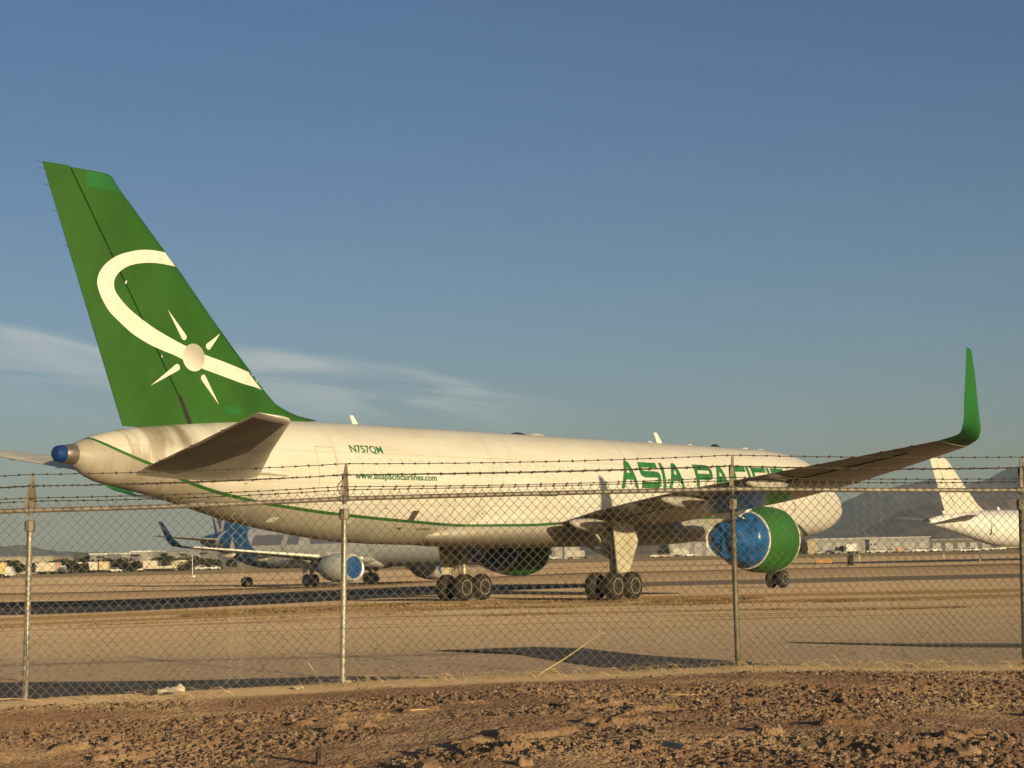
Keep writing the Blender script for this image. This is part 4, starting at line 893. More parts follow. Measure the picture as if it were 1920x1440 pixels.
#=========================================================== DRY PLANTS AND LITTER ON THE BANK
STRAW = M('dry_straw', (.62, .46, .24), .85, amp=.35, scale=6); 
def blades():
    mb = MB(); rs = np.random.RandomState(5)
    spots = [(-3.5, 17.75, .5, 40), (-2.9, 17.8, .4, 25), (-1.5, 18.3, .45, 60), (-.9, 18.35, .3, 30), (-.3, 18.5, .5, 60), (.25, 18.55, .3, 40), (1.3, 18.8, .6, 60), (2.4, 18.9, .5, 60), (3.9, 19.1, .6, 120), (4.3, 19.15, .3, 60), (5.1, 19.3, .4, 40), (-1.9, 18.2, .3, 30), (.9, 18.7, .5, 40), (3.2, 19.05, .5, 40)]
    for r0, d0, sp, n in spots:
        for _ in range(n):
            r = r0 + rs.normal(0, sp * .5); d = d0 + rs.normal(0, .12); z = bz(r, d); l = rs.uniform(.03, .13); a = rs.uniform(0, 6.28); fl = rs.uniform(.4, 1.6)
            p0 = Vector((r, d, z)); p1 = p0 + Vector((math.cos(a) * l * fl * .5, math.sin(a) * l * fl * .5, l * .6)); p2 = p0 + Vector((math.cos(a) * l * fl * 1.2, math.sin(a) * l * fl, l * (.9 - .4 * fl * .5)))
            mb.tube([p0, p1, p2], [.0022, .0018, .0008], 3, False)
    o = build('dry_grass', mb, STRAW, fix=False); o.matrix_world = GM; tag(o, 'sparse straw coloured dry grass along the foot of the fence', 'grass', kind='stuff')
blades()
def field_grass():
    rs = np.random.RandomState(15); mb = MB()
    for r0, r1, d0, d1, n, hh in [(-12, 9, 65.0, 70, 9000, .075), (-4, 14, 60.5, 63.5, 4200, .06), (-20, -3, 57, 60, 1800, .05), (8, 19, 52, 54, 1500, .05), (-1, 8, 53.5, 55.5, 1500, .05)]:
        r = rs.uniform(r0, r1, n); d = rs.uniform(d0, d1, n); k = (fbm(r * .35, d * 1.1, 4, 9) > .52)
        for a, b_ in zip(r[k], d[k]):
            z = float(gz(a, b_)); h = hh * rs.uniform(.4, 1.3); w = rs.uniform(.02, .06); an = rs.uniform(0, 3.14); p = rd(a, b_, z); u = Vector((math.cos(an), math.sin(an), 0)) * w
            mb.add([p - u, p + u, p + Vector((rs.uniform(-.06, .06), rs.uniform(-.06, .06), h))], [(0, 1, 2)])
    o = build('dry_grass', mb, M('field_straw', (.22, .14, .07), .95, amp=.4, scale=.8, spec=.1, alt=(.36, .25, .13)), fix=False); tag(o, 'patchy orange brown dry grass on the dirt around the landing gear', 'grass', kind='stuff')
field_grass()
def stalk(pts, r0, label):
    o = build('dry_stalk', MB().tube(pts, [lerp(r0, r0 * .35, i / (len(pts) - 1)) for i in range(len(pts))], 6), STRAW, None, True); base = Vector(pts[0])
    for v in o.data.vertices: v.co -= base
    o.location = base; return tag(o, label, 'dry stalk', 'dry stalks by the fence')
def catmull(P, n=8):
    P = [Vector(p) for p in P]; out = []
    for i in range(len(P) - 1):
        a, b_, c, d_ = P[max(i - 1, 0)], P[i], P[i + 1], P[min(i + 2, len(P) - 1)]
        for t in np.linspace(0, 1, n, endpoint=False): out.append(.5 * ((2 * b_) + (c - a) * t + (2 * a - 5 * b_ + 4 * c - d_) * t * t + (3 * b_ - a - 3 * c + d_) * t**3))
    return out + [P[-1]]
stalk(catmull([at(1011, 1264, 18.4), at(1060, 1234, 18.42), at(1095, 1210, 18.45), at(1125, 1189, 18.5), at(1136, 1187, 18.5)]), .0055, 'long dry stalk leaning against the fence mesh between the middle and right posts')
stalk(catmull([at(1125, 1189, 18.52), at(1124, 1170, 18.52), at(1121, 1140, 18.52)]), .003, 'thin upright twig rising behind the long leaning stalk')
stalk(catmull([at(-10, 1312, 17.4), at(30, 1310, 17.4), at(78, 1314, 17.4)]), .006, 'pale reed lying flat at the foot of the leftmost fence post')
stalk(catmull([at(578, 1242, 18.3), at(588, 1258, 18.25), at(596, 1272, 18.2)]), .004, 'short bent stem beside the middle post')
stalk(catmull([at(1562, 1226, 18.9), at(1572, 1240, 18.8), at(1582, 1252, 18.75)]), .005, 'short dry stem above the straw heap right of the third post')
stalk(catmull([at(1240, 1300, 15.6), at(1270, 1303, 15.5), at(1310, 1302, 15.5)]), .005, 'brown twig lying on the gravel in the middle of the bank')
stalk(catmull([at(770, 1332, 14.8), at(800, 1330, 14.8), at(832, 1333, 14.7)]), .005, 'pale twig lying on the gravel left of the middle')
def crumple(name, px, py, d, w, h, dep, mat, label, cat, seed):
    rs = np.random.RandomState(seed); c = at(px, py, d); nx, ny = 16, 9; X, Y = np.meshgrid(np.linspace(-.5, .5, nx), np.linspace(0, 1, ny))
    Z = fbm(X * 5 + seed, Y * 5, 3, seed); top = []
    hh = h * (.55 + .45 * np.clip(1 - np.abs(X - .28) * 3.2, 0, 1)) * (1 - .8 * np.clip(np.abs(X) * 2 - .75, 0, 1))
    mb = MB(); rings = []
    for j in range(ny):
        t = Y[j, 0]; ring = []
        for i in range(nx): ring.append(RH * (X[j, i] * w * (1 - .15 * t)) + VH * (dep * (t - .5) + .10 * (Z[j, i] - .5)) + Vector((0, 0, hh[j, i] * math.sin(math.pi * min(1, .12 + t * .8)) + .08 * (Z[j, i] - .5) * (1 if 0 < j < ny - 1 else .2))))
        rings.append(ring)
    mb.loft(rings, False, False, False); low = [[p - Vector((0, 0, .006)) for p in r_] for r_ in rings]; mb.loft(low[::-1], False, False, False)
    o = build(name, mb, mat, None, True, 25, fix=False); o.location = c; return tag(o, label, cat)
PAPER = M('dirty_paper', (.66, .58, .44), .85, amp=.2, scale=9)
crumple('crumpled_paper', 322, 1299, 17.75, .27, .075, .14, PAPER, 'crumpled cream paper bag lying on the bank behind the left mesh bay', 'litter', 3)
crumple('paper_scrap', 560, 1290, 18.0, .10, .02, .05, PAPER, 'small flat white scrap on the ground left of the middle post', 'litter', 8)
def weed():
    o = empty('small_weed', at(162, 1314, 17.5), 0, 'small yellow green weed growing at the fence foot beside the left post', 'plant'); rs = np.random.RandomState(9)
    build('stem', MB().tube([(0, 0, 0), (.005, .002, .03), (0, .005, .055)], .003, 5), M('weed_leaf', (.34, .36, .06), .7, amp=.3, scale=20), o)
    for k in range(9):
        a = k * 2.4; l = .035 + .02 * rs.rand(); z = .01 + .005 * k; dr_ = Vector((math.cos(a), math.sin(a), .5)) * l; sd_ = Vector((-math.sin(a), math.cos(a), 0)) * .012
        build('leaf', MB().add([(0, 0, z), Vector((0, 0, z)) + dr_ * .5 + sd_, Vector((0, 0, z)) + dr_, Vector((0, 0, z)) + dr_ * .5 - sd_], [(0, 1, 2, 3)]), _MC['weed_leaf'], o)
weed()
def stick(px0, py0, px1, py1, d, w, label):
    r0, r1 = near_rd(px0, d), near_rd(px1, d - .25); p0 = Vector((r0, d, bz(r0, d) + .012)); p1 = Vector((r1, d - .25, bz(r1, d - .25) + .02)); c = (p0 + p1) / 2
    o = build('wood_slat', MB().prism([p0 - c, p1 - c, p1 - c + Vector((.02, .03, w)), p0 - c + Vector((.02, .02, w))], Vector((.0, .02, .002))), M('grey_wood', (.40, .31, .20), .85, amp=.3, scale=10, stretch=(1, 1, 8)), None)
    o.matrix_world = GM @ Matrix.Translation(c); return tag(o, label, 'stick')
stick(1222, 1402, 1258, 1420, 12.3, .035, 'weathered wooden slat half buried at the bottom of the bank')

#=========================================================== OTHER PARKED AIRLINERS
# generic narrow-body, local frame: origin under main gear, nose +x, port +y; k scales length aft/forward of the wing
AF = [(0, 2.95, 2.9, .05), (.15, 3.3, 2.5, .4), (.6, 3.75, 2.2, .8), (1.3, 4.25, 1.98, 1.2), (2.2, 4.85, 1.83, 1.55), (3.4, 5.45, 1.74, 1.83), (5.0, 5.78, 1.70, 1.95), (7, 5.84, 1.70, 1.975), (33.0, 5.84, 1.70, 1.975), (35.5, 5.84, 1.95, 1.93), (38, 5.80, 2.6, 1.65), (40.5, 5.65, 3.3, 1.2), (42.8, 5.35, 3.95, .7), (44.2, 5.05, 4.3, .35), (44.5, 4.9, 4.45, .2)]
def airliner(root, body, tailm, engm, cover, winglet, underm, gearcover=None, blue_side=None):
    G0 = 22.2
    def P3(s, y, z): return Vector((G0 - s, -y, z))
    fu = build('fuselage', fuselage_mb(AF, P3, 40, .8), body, root, True, 50)
    build('belly_fairing', fuselage_mb([(14.5, 2.3, 1.9, .5), (16, 2.9, 1.55, 1.6), (19, 3.1, 1.45, 2.05), (25, 3.0, 1.45, 2.05), (27.5, 2.7, 1.6, 1.5), (29, 2.4, 1.85, .4)], P3, 28, .8), body, root, True, 60)
    st = []
    for z, a, b_ in [(5.0, 35.8, 42.0), (5.7, 36.2, 42.2), (6.1, 36.9, 42.3), (6.6, 37.5, 42.45), (11.4, 41.5, 43.95), (11.75, 42.1, 44.05)]: st.append((P3(a, 0, z), P3(b_, 0, z), (b_ - a) * .10, (0, 1, 0)))
    fn = build('vertical_fin', foil(st), tailm, root, True, 40)
    build('rudder_line', MB().tube([P3(40.7, -.20, 6.0), P3(43.2, -.09, 11.4)], .02, 4), GREYL, fn); build('rudder_line', MB().tube([P3(40.7, .20, 6.0), P3(43.2, .09, 11.4)], .02, 4), GREYL, fn)
    for sd in (1, -1):
        build('horizontal_stabilizer', foil([(P3(39.2, sd * .4, 4.7), P3(43.2, sd * .4, 4.65), .36, (0, 0, 1)), (P3(43.0, sd * 6.2, 5.25), P3(44.5, sd * 6.2, 5.22), .14, (0, 0, 1))]), underm, root, True, 40)
        st = [(P3(15.6, sd * 1.4, 2.35), P3(23.4, sd * 1.4, 2.3), .9, (0, 0, 1)), (P3(18.9, sd * 6.4, 2.85), P3(23.6, sd * 6.4, 2.85), .5, (0, 0, 1)), (P3(23.8, sd * 16.4, 3.85), P3(25.5, sd * 16.4, 3.85), .17, (0, 0, 1))]
        w = build('wing', foil(st), underm, root, True, 40)
        build('slat', foil([(P3(16.2, sd * 2.4, 2.5), P3(17.1, sd * 2.4, 2.5), .42, (0, 0, 1)), (P3(18.75, sd * 6.4, 2.87), P3(19.6, sd * 6.4, 2.9), .32, (0, 0, 1)), (P3(23.65, sd * 16.2, 3.86), P3(24.0, sd * 16.2, 3.88), .12, (0, 0, 1))]), WHITEM, w, True, 40)
        st = [(P3(23.8, sd * 16.4, 3.85), P3(25.5, sd * 16.4, 3.85), .15, (0, -sd * .2, 1)), (P3(24.3, sd * 17.0, 4.0), P3(25.9, sd * 17.0, 4.0), .13, (0, -sd * .8, .6)), (P3(24.9, sd * 17.35, 4.5), P3(26.2, sd * 17.35, 4.5), .11, (0, -sd * 1, .2)), (P3(26.3, sd * 17.8, 6.25), P3(26.9, sd * 17.8, 6.25), .06, (0, -sd * 1, .1))]
        build('winglet', foil(st), winglet, w, True, 40)
        for y, ln in ((5.2, 3.2), (8.7, 3.0), (12.2, 2.6)):
            te = lerp(23.6, 25.5, max(0, (y - 6.4) / 10)); z = 2.3 + (y - 1.4) * .1; build('flap_track_fairing', MB().tube([P3(te - 1.9 + ln * t, sd * y, z - .25 - .12 * math.sin(3.14 * t)) for t in np.linspace(0, 1, 8)], [.05, .2, .26, .28, .26, .2, .12, .03], 10), WHITEM, w, True, 60)
        c = P3(0, sd * 5.75, 1.72)
        en = build('engine_cowl', MB().lathe([(G0 - s, r) for s, r in [(13.75, 1.02), (13.7, 1.1), (13.8, 1.2), (14.3, 1.32), (15.2, 1.38), (16.2, 1.33), (17.2, 1.12), (17.6, .95)]], (0, c.y, 1.72), 'x', 40, False), engm, root, True, 40)
        build('inlet_ring', MB().lathe([(G0 - s, r) for s, r in [(13.9, 1.0), (13.70, 1.05), (13.66, 1.13), (13.74, 1.2)]], (0, c.y, 1.72), 'x', 40, False), M('bright_lip', (.75, .74, .72), .3, .4), en, True)
        build('inlet_cover', MB().lathe([(G0 - 13.84, 1.02), (G0 - 13.80, .6), (G0 - 13.78, .02)], (0, c.y, 1.72), 'x', 32), cover, en, True)
        build('nozzle', MB().lathe([(G0 - s, r) for s, r in [(17.2, .85), (18.2, .6), (19.0, .3), (19.05, .02)]], (0, c.y, 1.72), 'x', 24), cover, en, True)
        build('pylon', MB().loft([[P3(a, sd * 5.75 + e_, z) for a, e_ in ((s0_, 0), ((s0_ + s1_) / 2, .2), (s1_, 0), ((s0_ + s1_) / 2, -.2))] for s0_, s1_, z in ((14.6, 19, 2.7), (15.2, 20, 3.15))]), WHITEM, en)
        gr_ = build('main_landing_gear', MB().tube([P3(22.1, sd * 3.6, 2.5), P3(22.2, sd * 3.8, .6)], .16, 10).tube([P3(22.2, sd * 3.35, .58), P3(22.2, sd * 4.25, .58)], .09, 8).tube([P3(22.1, sd * 2.2, 2.1), P3(22.2, sd * 3.7, 1.2)], .07, 6), STEEL, root, True)
        for dy in (-.46, .46):
            ty, rm = wheel_mb(P3(22.2, sd * 3.8 + dy, .58), .58, .42); build('tyre', ty, gearcover or TYRE, gr_, True, 40); build('wheel_rim', rm, RIMM, gr_, True, 30)
        build('gear_door', MB().prism([P3(22.6, sd * 4.45, 2.4), P3(21.9, sd * 4.45, 2.4), P3(21.9, sd * 4.5, 1.3), P3(22.5, sd * 4.5, 1.2)], (0, -.04, 0)), WHITEM, gr_)
    g = build('nose_landing_gear', MB().tube([P3(5.1, 0, 2.0), P3(5.1, 0, .4)], .1, 8).tube([P3(5.1, -.3, .38), P3(5.1, .3, .38)], .06, 6), STEEL, root, True)
    for dy in (-.28, .28): ty, rm = wheel_mb(P3(5.1, dy, .38), .38, .25); build('tyre', ty, gearcover or TYRE, g, True, 40); build('wheel_rim', rm, RIMM, g, True, 30)
    for sd in (1, -1):
        for s in (4.6, 15.2, 28.0, 36.3): build('cabin_door', MB().loft([[P3(a, sd * (math.sqrt(max(0, 1 - ((z - 3.77) / 2.07) ** 2)) * (1.975 if a < 34 else 1.86) + .012), z) for z in np.linspace(3.1, 5.0, 8)] for a in (s, s + .85)], False, False, False), M('door_outline_grey', (.62, .61, .59), .5), fu, True, 0)
        for s in np.arange(6.2, 35.5, .533):
            if min(abs(s - a - .4) for a in (15.2, 28.0)) > .7 and 16.4 > 0: pass
    build('crown_antenna', MB().prism([P3(11, .02, 5.8), P3(11.4, .02, 5.8), P3(11.5, .02, 6.2), P3(11.3, .02, 6.2)], (0, .04, 0)), WHITEM, fu)
    build('crown_antenna', MB().prism([P3(34, .02, 5.8), P3(34.4, .02, 5.8), P3(34.5, .02, 6.2), P3(34.3, .02, 6.2)], (0, .04, 0)), WHITEM, fu)
    return G0
def livery(name, aft_blue):
    m, nt, b = newmat(name); oc = nt.n('ShaderNodeTexCoord').outputs['Object']; sp = nt.n('ShaderNodeSeparateXYZ'); nt.L.new(oc, sp.inputs[0]); x, y, z = sp.outputs
    s = nt.math('SUBTRACT', 22.2, x); n = nt.noise(nt.scalev(oc, (.3, .5, 1)), 1, 5, .6); c = nt.mix(nt.ss(n, .3, .7), (.66, .66, .66), (.76, .76, .75))
    if aft_blue:
        edge = nt.math('ADD', s, nt.math('MULTIPLY', nt.math('SUBTRACT', z, 4.0), -1.1)); c = nt.mix(nt.ss(edge, 33.4, 33.7), c, (.015, .13, .34))
        band = nt.math('MULTIPLY', nt.math('MULTIPLY', nt.ss(z, 3.95, 4.05), nt.math('SUBTRACT', 1, nt.ss(z, 5.0, 5.1))), nt.math('MULTIPLY', nt.ss(s, 15, 15.1), nt.math('SUBTRACT', 1, nt.ss(s, 33.5, 33.6))))
        gap = nt.math('SUBTRACT', 1, nt.math('MULTIPLY', nt.ss(s, 24.5, 24.6), nt.math('SUBTRACT', 1, nt.ss(s, 26.2, 26.3)))); c = nt.mix(nt.math('MULTIPLY', nt.math('MULTIPLY', band, gap), .8), c, (.10, .12, .22))
        star = nt.math('SUBTRACT', 1, nt.ss(nt.math('ABSOLUTE', nt.math('SUBTRACT', nt.math('ADD', s, nt.math('MULTIPLY', z, .5)), 42.3)), .35, .45)); c = nt.mix(star, c, (.72, .73, .74))
    u = nt.math('ABSOLUTE', nt.math('SUBTRACT', nt.math('FRACT', nt.math('DIVIDE', s, .533)), .5)); win = nt.math('MULTIPLY', nt.math('SUBTRACT', 1, nt.ss(u, .18, .24)), nt.math('SUBTRACT', 1, nt.ss(nt.math('ABSOLUTE', nt.math('SUBTRACT', z, 4.45)), .14, .19)))
    win = nt.math('MULTIPLY', win, nt.math('MULTIPLY', nt.ss(s, 6, 6.1), nt.math('SUBTRACT', 1, nt.ss(s, 35.4, 35.5)))); c = nt.mix(nt.math('MULTIPLY', win, .0 if not aft_blue else .25), c, (.10, .10, .11))
    under = nt.math('SUBTRACT', 1, nt.ss(z, 2.0, 2.6)); c = nt.mix(nt.math('MULTIPLY', under, .35), c, (.3, .29, .27))
    nt.L.new(c, b.inputs['Base Color']); b.inputs['Roughness'].default_value = .4; return m
def fin_livery():
    m, nt, b = newmat('blue_star_fin'); oc = nt.n('ShaderNodeTexCoord').outputs['Object']; sp = nt.n('ShaderNodeSeparateXYZ'); nt.L.new(oc, sp.inputs[0]); x, y, z = sp.outputs
    s = nt.math('SUBTRACT', 22.2, x)
    def bar(a, k, w): return nt.math('SUBTRACT', 1, nt.ss(nt.math('ABSOLUTE', nt.math('SUBTRACT', nt.math('ADD', s, nt.math('MULTIPLY', nt.math('ABSOLUTE', nt.math('SUBTRACT', z, 8.2)), k)), a)), w, w + .05))
    c = nt.mix(bar(42.6, .5, .28), (.015, .14, .32), (.75, .75, .75)); c = nt.mix(bar(39.9, -.35, .25), c, (.75, .75, .75))
    nt.L.new(c, b.inputs['Base Color']); b.inputs['Roughness'].default_value = .4; return m
BLUEP = M('airline_blue', (.012, .09, .22), .35, amp=.2); TEAL = M('winglet_teal', (.015, .085, .22), .4, amp=.2); INTAKE = M('blue_cover', (.01, .07, .25), .4, amp=.3, scale=4); GREYT = M('grey_tarp', (.17, .20, .23), .7, amp=.4, scale=2, bump=.5, bscale=4)
yawV = math.atan2(VH.y, VH.x)
D2 = 178.0; pr2 = ground_at(634, D2)
# pointing right and partly back towards the road
h2 = (RH * .72 - VH * .694)
blue = empty('passenger_jet', pr2, math.atan2(h2.y, h2.x), 'blue and white passenger jet parked beyond the freighter tail with covered engines', 'airplane')
airliner(blue, livery('blue_tail_livery', True), fin_livery(), M('jet_cowl_white', (.62, .61, .59), .4, amp=.12, scale=1), INTAKE, TEAL, M('jet_wing_grey', (.33, .32, .31), .5, amp=.3), GREYT)
h3 = (RH * .88 + VH * .475); 
def place_tail(px, D, s_tail=40.5): # root such that the fin base lies at that pixel
    P = ground_at(px, D); return P + h3 * (s_tail - 22.2)
P3r = place_tail(1786, 205.0); P3r.z = -.1
wj = empty('passenger_jet', P3r, math.atan2(h3.y, h3.x), 'plain white passenger jet at the right edge showing only its cream tail and rear fuselage', 'airplane')
airliner(wj, livery('plain_white_livery', False), M('cream_fin', (.60, .57, .50), .45, amp=.08), M('jet_cowl_plain', (.55, .54, .52), .4), DARKM, WHITEM, M('jet_wing_plain', (.38, .37, .36), .5, amp=.2))

#=========================================================== FAR AIRFIELD: buildings, trees, vehicles
def base_rd(px, D): r = (px - 960) / F * D; return r, D, float(gz(r, D))
def building(px0, px1, ytop, D, dep, col, label, name='hangar', roofc=None, windows=0, pitched=0.0, doors=0, cat='building', dark=False):
    r0, r1 = (px0 - 960) / F * D, (px1 - 960) / F * D; zg = float(gz((r0 + r1) / 2, D)); H = (hor((px0 + px1) / 2) - ytop) / F * D + CP.z - zg; w = r1 - r0
    o = empty(name, rd((r0 + r1) / 2, D, zg), yawV - math.pi / 2, label, cat)
    col = tuple(c * .62 for c in col); wm = M('wall_%s' % label.replace(' ', '_')[-30:], col, .8, amp=.12, scale=.2, stretch=(1, 1, .3)); build('wall', MB().box((0, dep / 2, H / 2 - .5), (w, dep, H + 1)), wm, o)
    rm = M('roof_%s' % label.replace(' ', '_')[-30:], roofc or tuple(c * .8 for c in col), .7, amp=.15, scale=.3)
    if pitched: build('roof', MB().prism([Vector((-w / 2 - .5, -.4, H)), Vector((w / 2 + .5, -.4, H)), Vector((w / 2 + .5, -.4, H + .3)), Vector((0, -.4, H + pitched)), Vector((-w / 2 - .5, -.4, H + .3))], (0, dep + .8, 0)), rm, o)
    else: build('roof', MB().box((0, dep / 2, H + .2), (w + .6, dep + .6, .4)), rm, o)
    for k in range(doors): x = -w / 2 + w * (k + .5) / doors; build('door', MB().box((x, -.06, H * .36), (w / doors * .62, .1, H * .72)), M('roller_door', (.36, .36, .36), .6, amp=.2, scale=.6, stretch=(.1, .1, 3)), o)
    for k in range(windows): x = -w / 2 + w * (k + .5) / windows; build('window', MB().box((x, -.05, H * .66), (w / windows * .5, .1, H * .16)), GLASS, o)
    return o
building(-60, 97, 1046, 640, 40, (.62, .57, .46), 'long low cream warehouse behind the trees at the left edge', doors=6)
building(134, 164, 1039, 620, 25, (.10, .12, .12), 'dark green glazed block among the trees', 'office_block', windows=4)
building(165, 197, 1040, 610, 22, (.42, .42, .44), 'grey block with white roof edge beside the dark glazed block', 'office_block', roofc=(.75, .73, .68), windows=3)
building(212, 240, 1039, 660, 24, (.45, .45, .45), 'low grey hall with a white roof left of the white topped hall', 'warehouse', roofc=(.75, .73, .68))
building(243, 282, 1035, 680, 30, (.50, .49, .46), 'pale hall with bright white roof parapet behind the trees', 'warehouse', roofc=(.8, .78, .72), doors=2)
building(283, 300, 1040, 700, 26, (.30, .30, .31), 'narrow dark grey building right of the white topped hall', 'warehouse')
building(310, 372, 1034, 690, 36, (.40, .41, .42), 'wide grey hall behind the white pole', 'warehouse', doors=3)
building(373, 404, 1031, 700, 34, (.26, .28, .30), 'tall slate grey hall under the far wingtip', 'warehouse')
building(1246, 1334, 1010, 900, 60, (.40, .38, .37), 'wide grey hangar seen between the landing gear and the engine', doors=4)
building(1503, 1734, 1010, 820, 60, (.44, .45, .43), 'very long pale grey hangar below the mountains', roofc=(.5, .5, .48), doors=9)
building(1735, 1850, 1012, 840, 60, (.20, .20, .17), 'long dark olive shed right of the long pale hangar', roofc=(.3, .3, .27), doors=5)
building(1505, 1522, 1015, 780, 10, (.72, .60, .42), 'small cream gabled shed in front of the long hangar', 'shed', pitched=1.2)
building(1621, 1634, 1013, 770, 10, (.72, .70, .66), 'small bright white two storey hut in front of the long hangar', 'hut', windows=2)
building(990, 1050, 1018, 900, 40, (.36, .35, .33), 'low grey shed seen under the belly between the gears', 'shed', doors=3)
building(1051, 1080, 1020, 860, 20, (.68, .66, .62), 'small white shed seen under the belly', 'shed')
# vegetation
LEAFD = M('tree_foliage', (.028, .034, .015), .95, amp=.5, scale=.9, alt=(.05, .056, .025), spec=.1); BARK = M('tree_bark', (.16, .11, .07), .9)
def tree_mesh(h, w, seed, n=900):
    rs = np.random.RandomState(seed); mb = MB(); lobes = [(Vector((rs.uniform(-.32, .32) * w, rs.uniform(-.32, .32) * w, h * rs.uniform(.38, .76))), rs.uniform(.22, .36) * w) for _ in range(8)]
    for _ in range(n):
        c, r_ = lobes[rs.randint(8)]; v = Vector(rs.normal(0, 1, 3)).normalized(); p = c + Vector((v.x, v.y, v.z * .8)) * r_ * (.55 + .5 * rs.rand() ** .5)
        if p.z < h * .12: p.z = h * .12 + .2 * rs.rand()
        a = Vector(rs.normal(0, 1, 3)).normalized() * rs.uniform(.18, .42); b_ = a.orthogonal().normalized() * rs.uniform(.15, .35)
        mb.add([p - a, p + b_, p + a, p - b_], [(0, 1, 2, 3)])
    return mb
TREES = [(12, 1050, 560, 6), (32, 1056, 560, 3.5), (62, 1053, 560, 4.5), (84, 1054, 570, 4), (106, 1046, 580, 6.5), (122, 1048, 590, 5), (134, 1053, 560, 4), (152, 1054, 565, 3.5), (204, 1045, 600, 6), (218, 1047, 610, 6), (236, 1048, 600, 5.5), (252, 1052, 590, 4), (268, 1053, 600, 3.5), (292, 1046, 610, 6), (306, 1044, 600, 6.5), (322, 1046, 610, 6), (344, 1050, 600, 5), (352, 1044, 620, 6.5), (380, 1046, 640, 5), (400, 1048, 650, 4.5), (428, 1048, 700, 4.5)]
ordn = ['first', 'second', 'third', 'fourth', 'fifth', 'sixth', 'seventh', 'eighth', 'ninth', 'tenth', 'eleventh', 'twelfth', 'thirteenth', 'fourteenth', 'fifteenth', 'sixteenth', 'seventeenth', 'eighteenth', 'nineteenth', 'twentieth', 'twenty-first', 'twenty-second', 'twenty-third', 'twenty-fourth']
for i, (px, yt, D, w) in enumerate(TREES):
    r, d, z = base_rd(px, D); h = (hor(px) - yt) / F * D + CP.z - z
    o = empty('desert_tree', rd(r, d, z), RNG.uniform(0, 6), 'dark bushy desert tree, %s from the left in the row beyond the airfield' % ordn[i], 'tree', 'trees beyond the airfield')
    build('trunk', MB().tube([(0, 0, -.3), (.1, .05, h * .3), (0, .1, h * .6)], [.22, .16, .08], 7), BARK, o); build('crown', tree_mesh(h, max(w, h * .9), 100 + i), LEAFD, o, fix=False)
for i, (px, yt, D) in enumerate([(1128, 1022, 900), (1142, 1020, 900), (1156, 1022, 900), (1500, 1022, 760), (1566, 1024, 760), (1236, 1026, 880), (1350, 1026, 900)]):
    r, d, z = base_rd(px, D); h = max(2.5, (hor(px) - yt) / F * D + CP.z - z)
    o = empty('desert_tree', rd(r, d, z), RNG.uniform(0, 6), ['dark tree, left of three under the wing root', 'dark tree, middle of three under the wing root', 'dark tree, right of three beside the gear door', 'dark round tree beside the small cream shed', 'low dark bush before the long pale hangar', 'low dark bush left of the wide grey hangar', 'low dark bush behind the blue engine wrap'][i], 'tree', 'trees beyond the airfield')
    build('trunk', MB().tube([(0, 0, -.3), (.1, .05, h * .5)], [.22, .1], 7), BARK, o); build('crown', tree_mesh(h, h * 1.2, 200 + i), LEAFD, o, fix=False)
# vehicles and trailers
def vehicle(kind, px, D, col, label, face=1, cat=None, L=None):
    r, d, z = base_rd(px, D); o = empty(kind, rd(r, d, z), yawV - math.pi / 2 + (0 if face > 0 else math.pi), label, cat or {'parked_car': 'car', 'box_truck': 'truck', 'trailer': 'trailer', 'pickup_truck': 'pickup', 'tractor': 'tractor'}[kind])
    bm_ = M('vehicle_%d_%d_%d' % tuple(int(c * 100) for c in col), col, .4, amp=.1)
    def wheels(xs, R=.36, y=.85):
        for x in xs:
            for s_ in (-1, 1): ty, rm = wheel_mb((x, s_ * y, R), R, .24); build('wheel', ty, TYRE, o, True, 40)
    if kind in ('parked_car', 'pickup_truck'):
        side = [(-2.2, .45), (-2.25, .85), (-1.9, 1.0), (-1.3, 1.05), (-.9, 1.5), (.6, 1.52), (1.15, 1.05), (2.1, .9), (2.2, .45)] if kind == 'parked_car' else [(-2.6, .5), (-2.6, 1.1), (-.6, 1.1), (-.5, 1.75), (.7, 1.75), (1.25, 1.2), (2.5, 1.05), (2.6, .5)]
        build('body', MB().prism([Vector((x, -.88, zz)) for x, zz in side], (0, 1.76, 0)), bm_, o, True, 30)
        g_ = [(-1.15, 1.1), (-.82, 1.44), (.52, 1.46), (.95, 1.1)] if kind == 'parked_car' else [(-.42, 1.2), (-.38, 1.66), (.62, 1.66), (1.05, 1.22)]
        for s_ in (-.90, .885): build('window', MB().prism([Vector((x, s_, zz)) for x, zz in g_], (0, .015, 0)), GLASS, o)
        wheels((-1.4, 1.4))
    elif kind == 'tractor':
        build('body', MB().box((.4, 0, 1.0), (2.6, 1.3, .8)), bm_, o); build('cab', MB().box((-.8, 0, 1.7), (1.0, 1.2, 1.0)), bm_, o); wheels((-1, 1.2), .45, .7)
    else:
        L = L or 7
        build('box_body', MB().box((-.8, 0, 2.25), (L, 2.4, 2.6)), bm_, o)
        if kind == 'box_truck': build('cab', MB().prism([Vector((x + L / 2 - .75, -1.1, zz)) for x, zz in [(0, .6), (0, 2.6), (1.2, 2.6), (1.8, 1.6), (1.9, .6)]], (0, 2.2, 0)), M('cab_white', (.7, .69, .66), .4), o, True, 30)
        build('chassis', MB().box((0, 0, .8), (L + .8, 1.2, .25)), DARKM, o); wheels((-L / 2 + .4, -L / 2 + 1.5, L / 2 - .6), .48, .95)
    return o
CRM = (.66, .60, .48); WT = (.72, .70, .66)
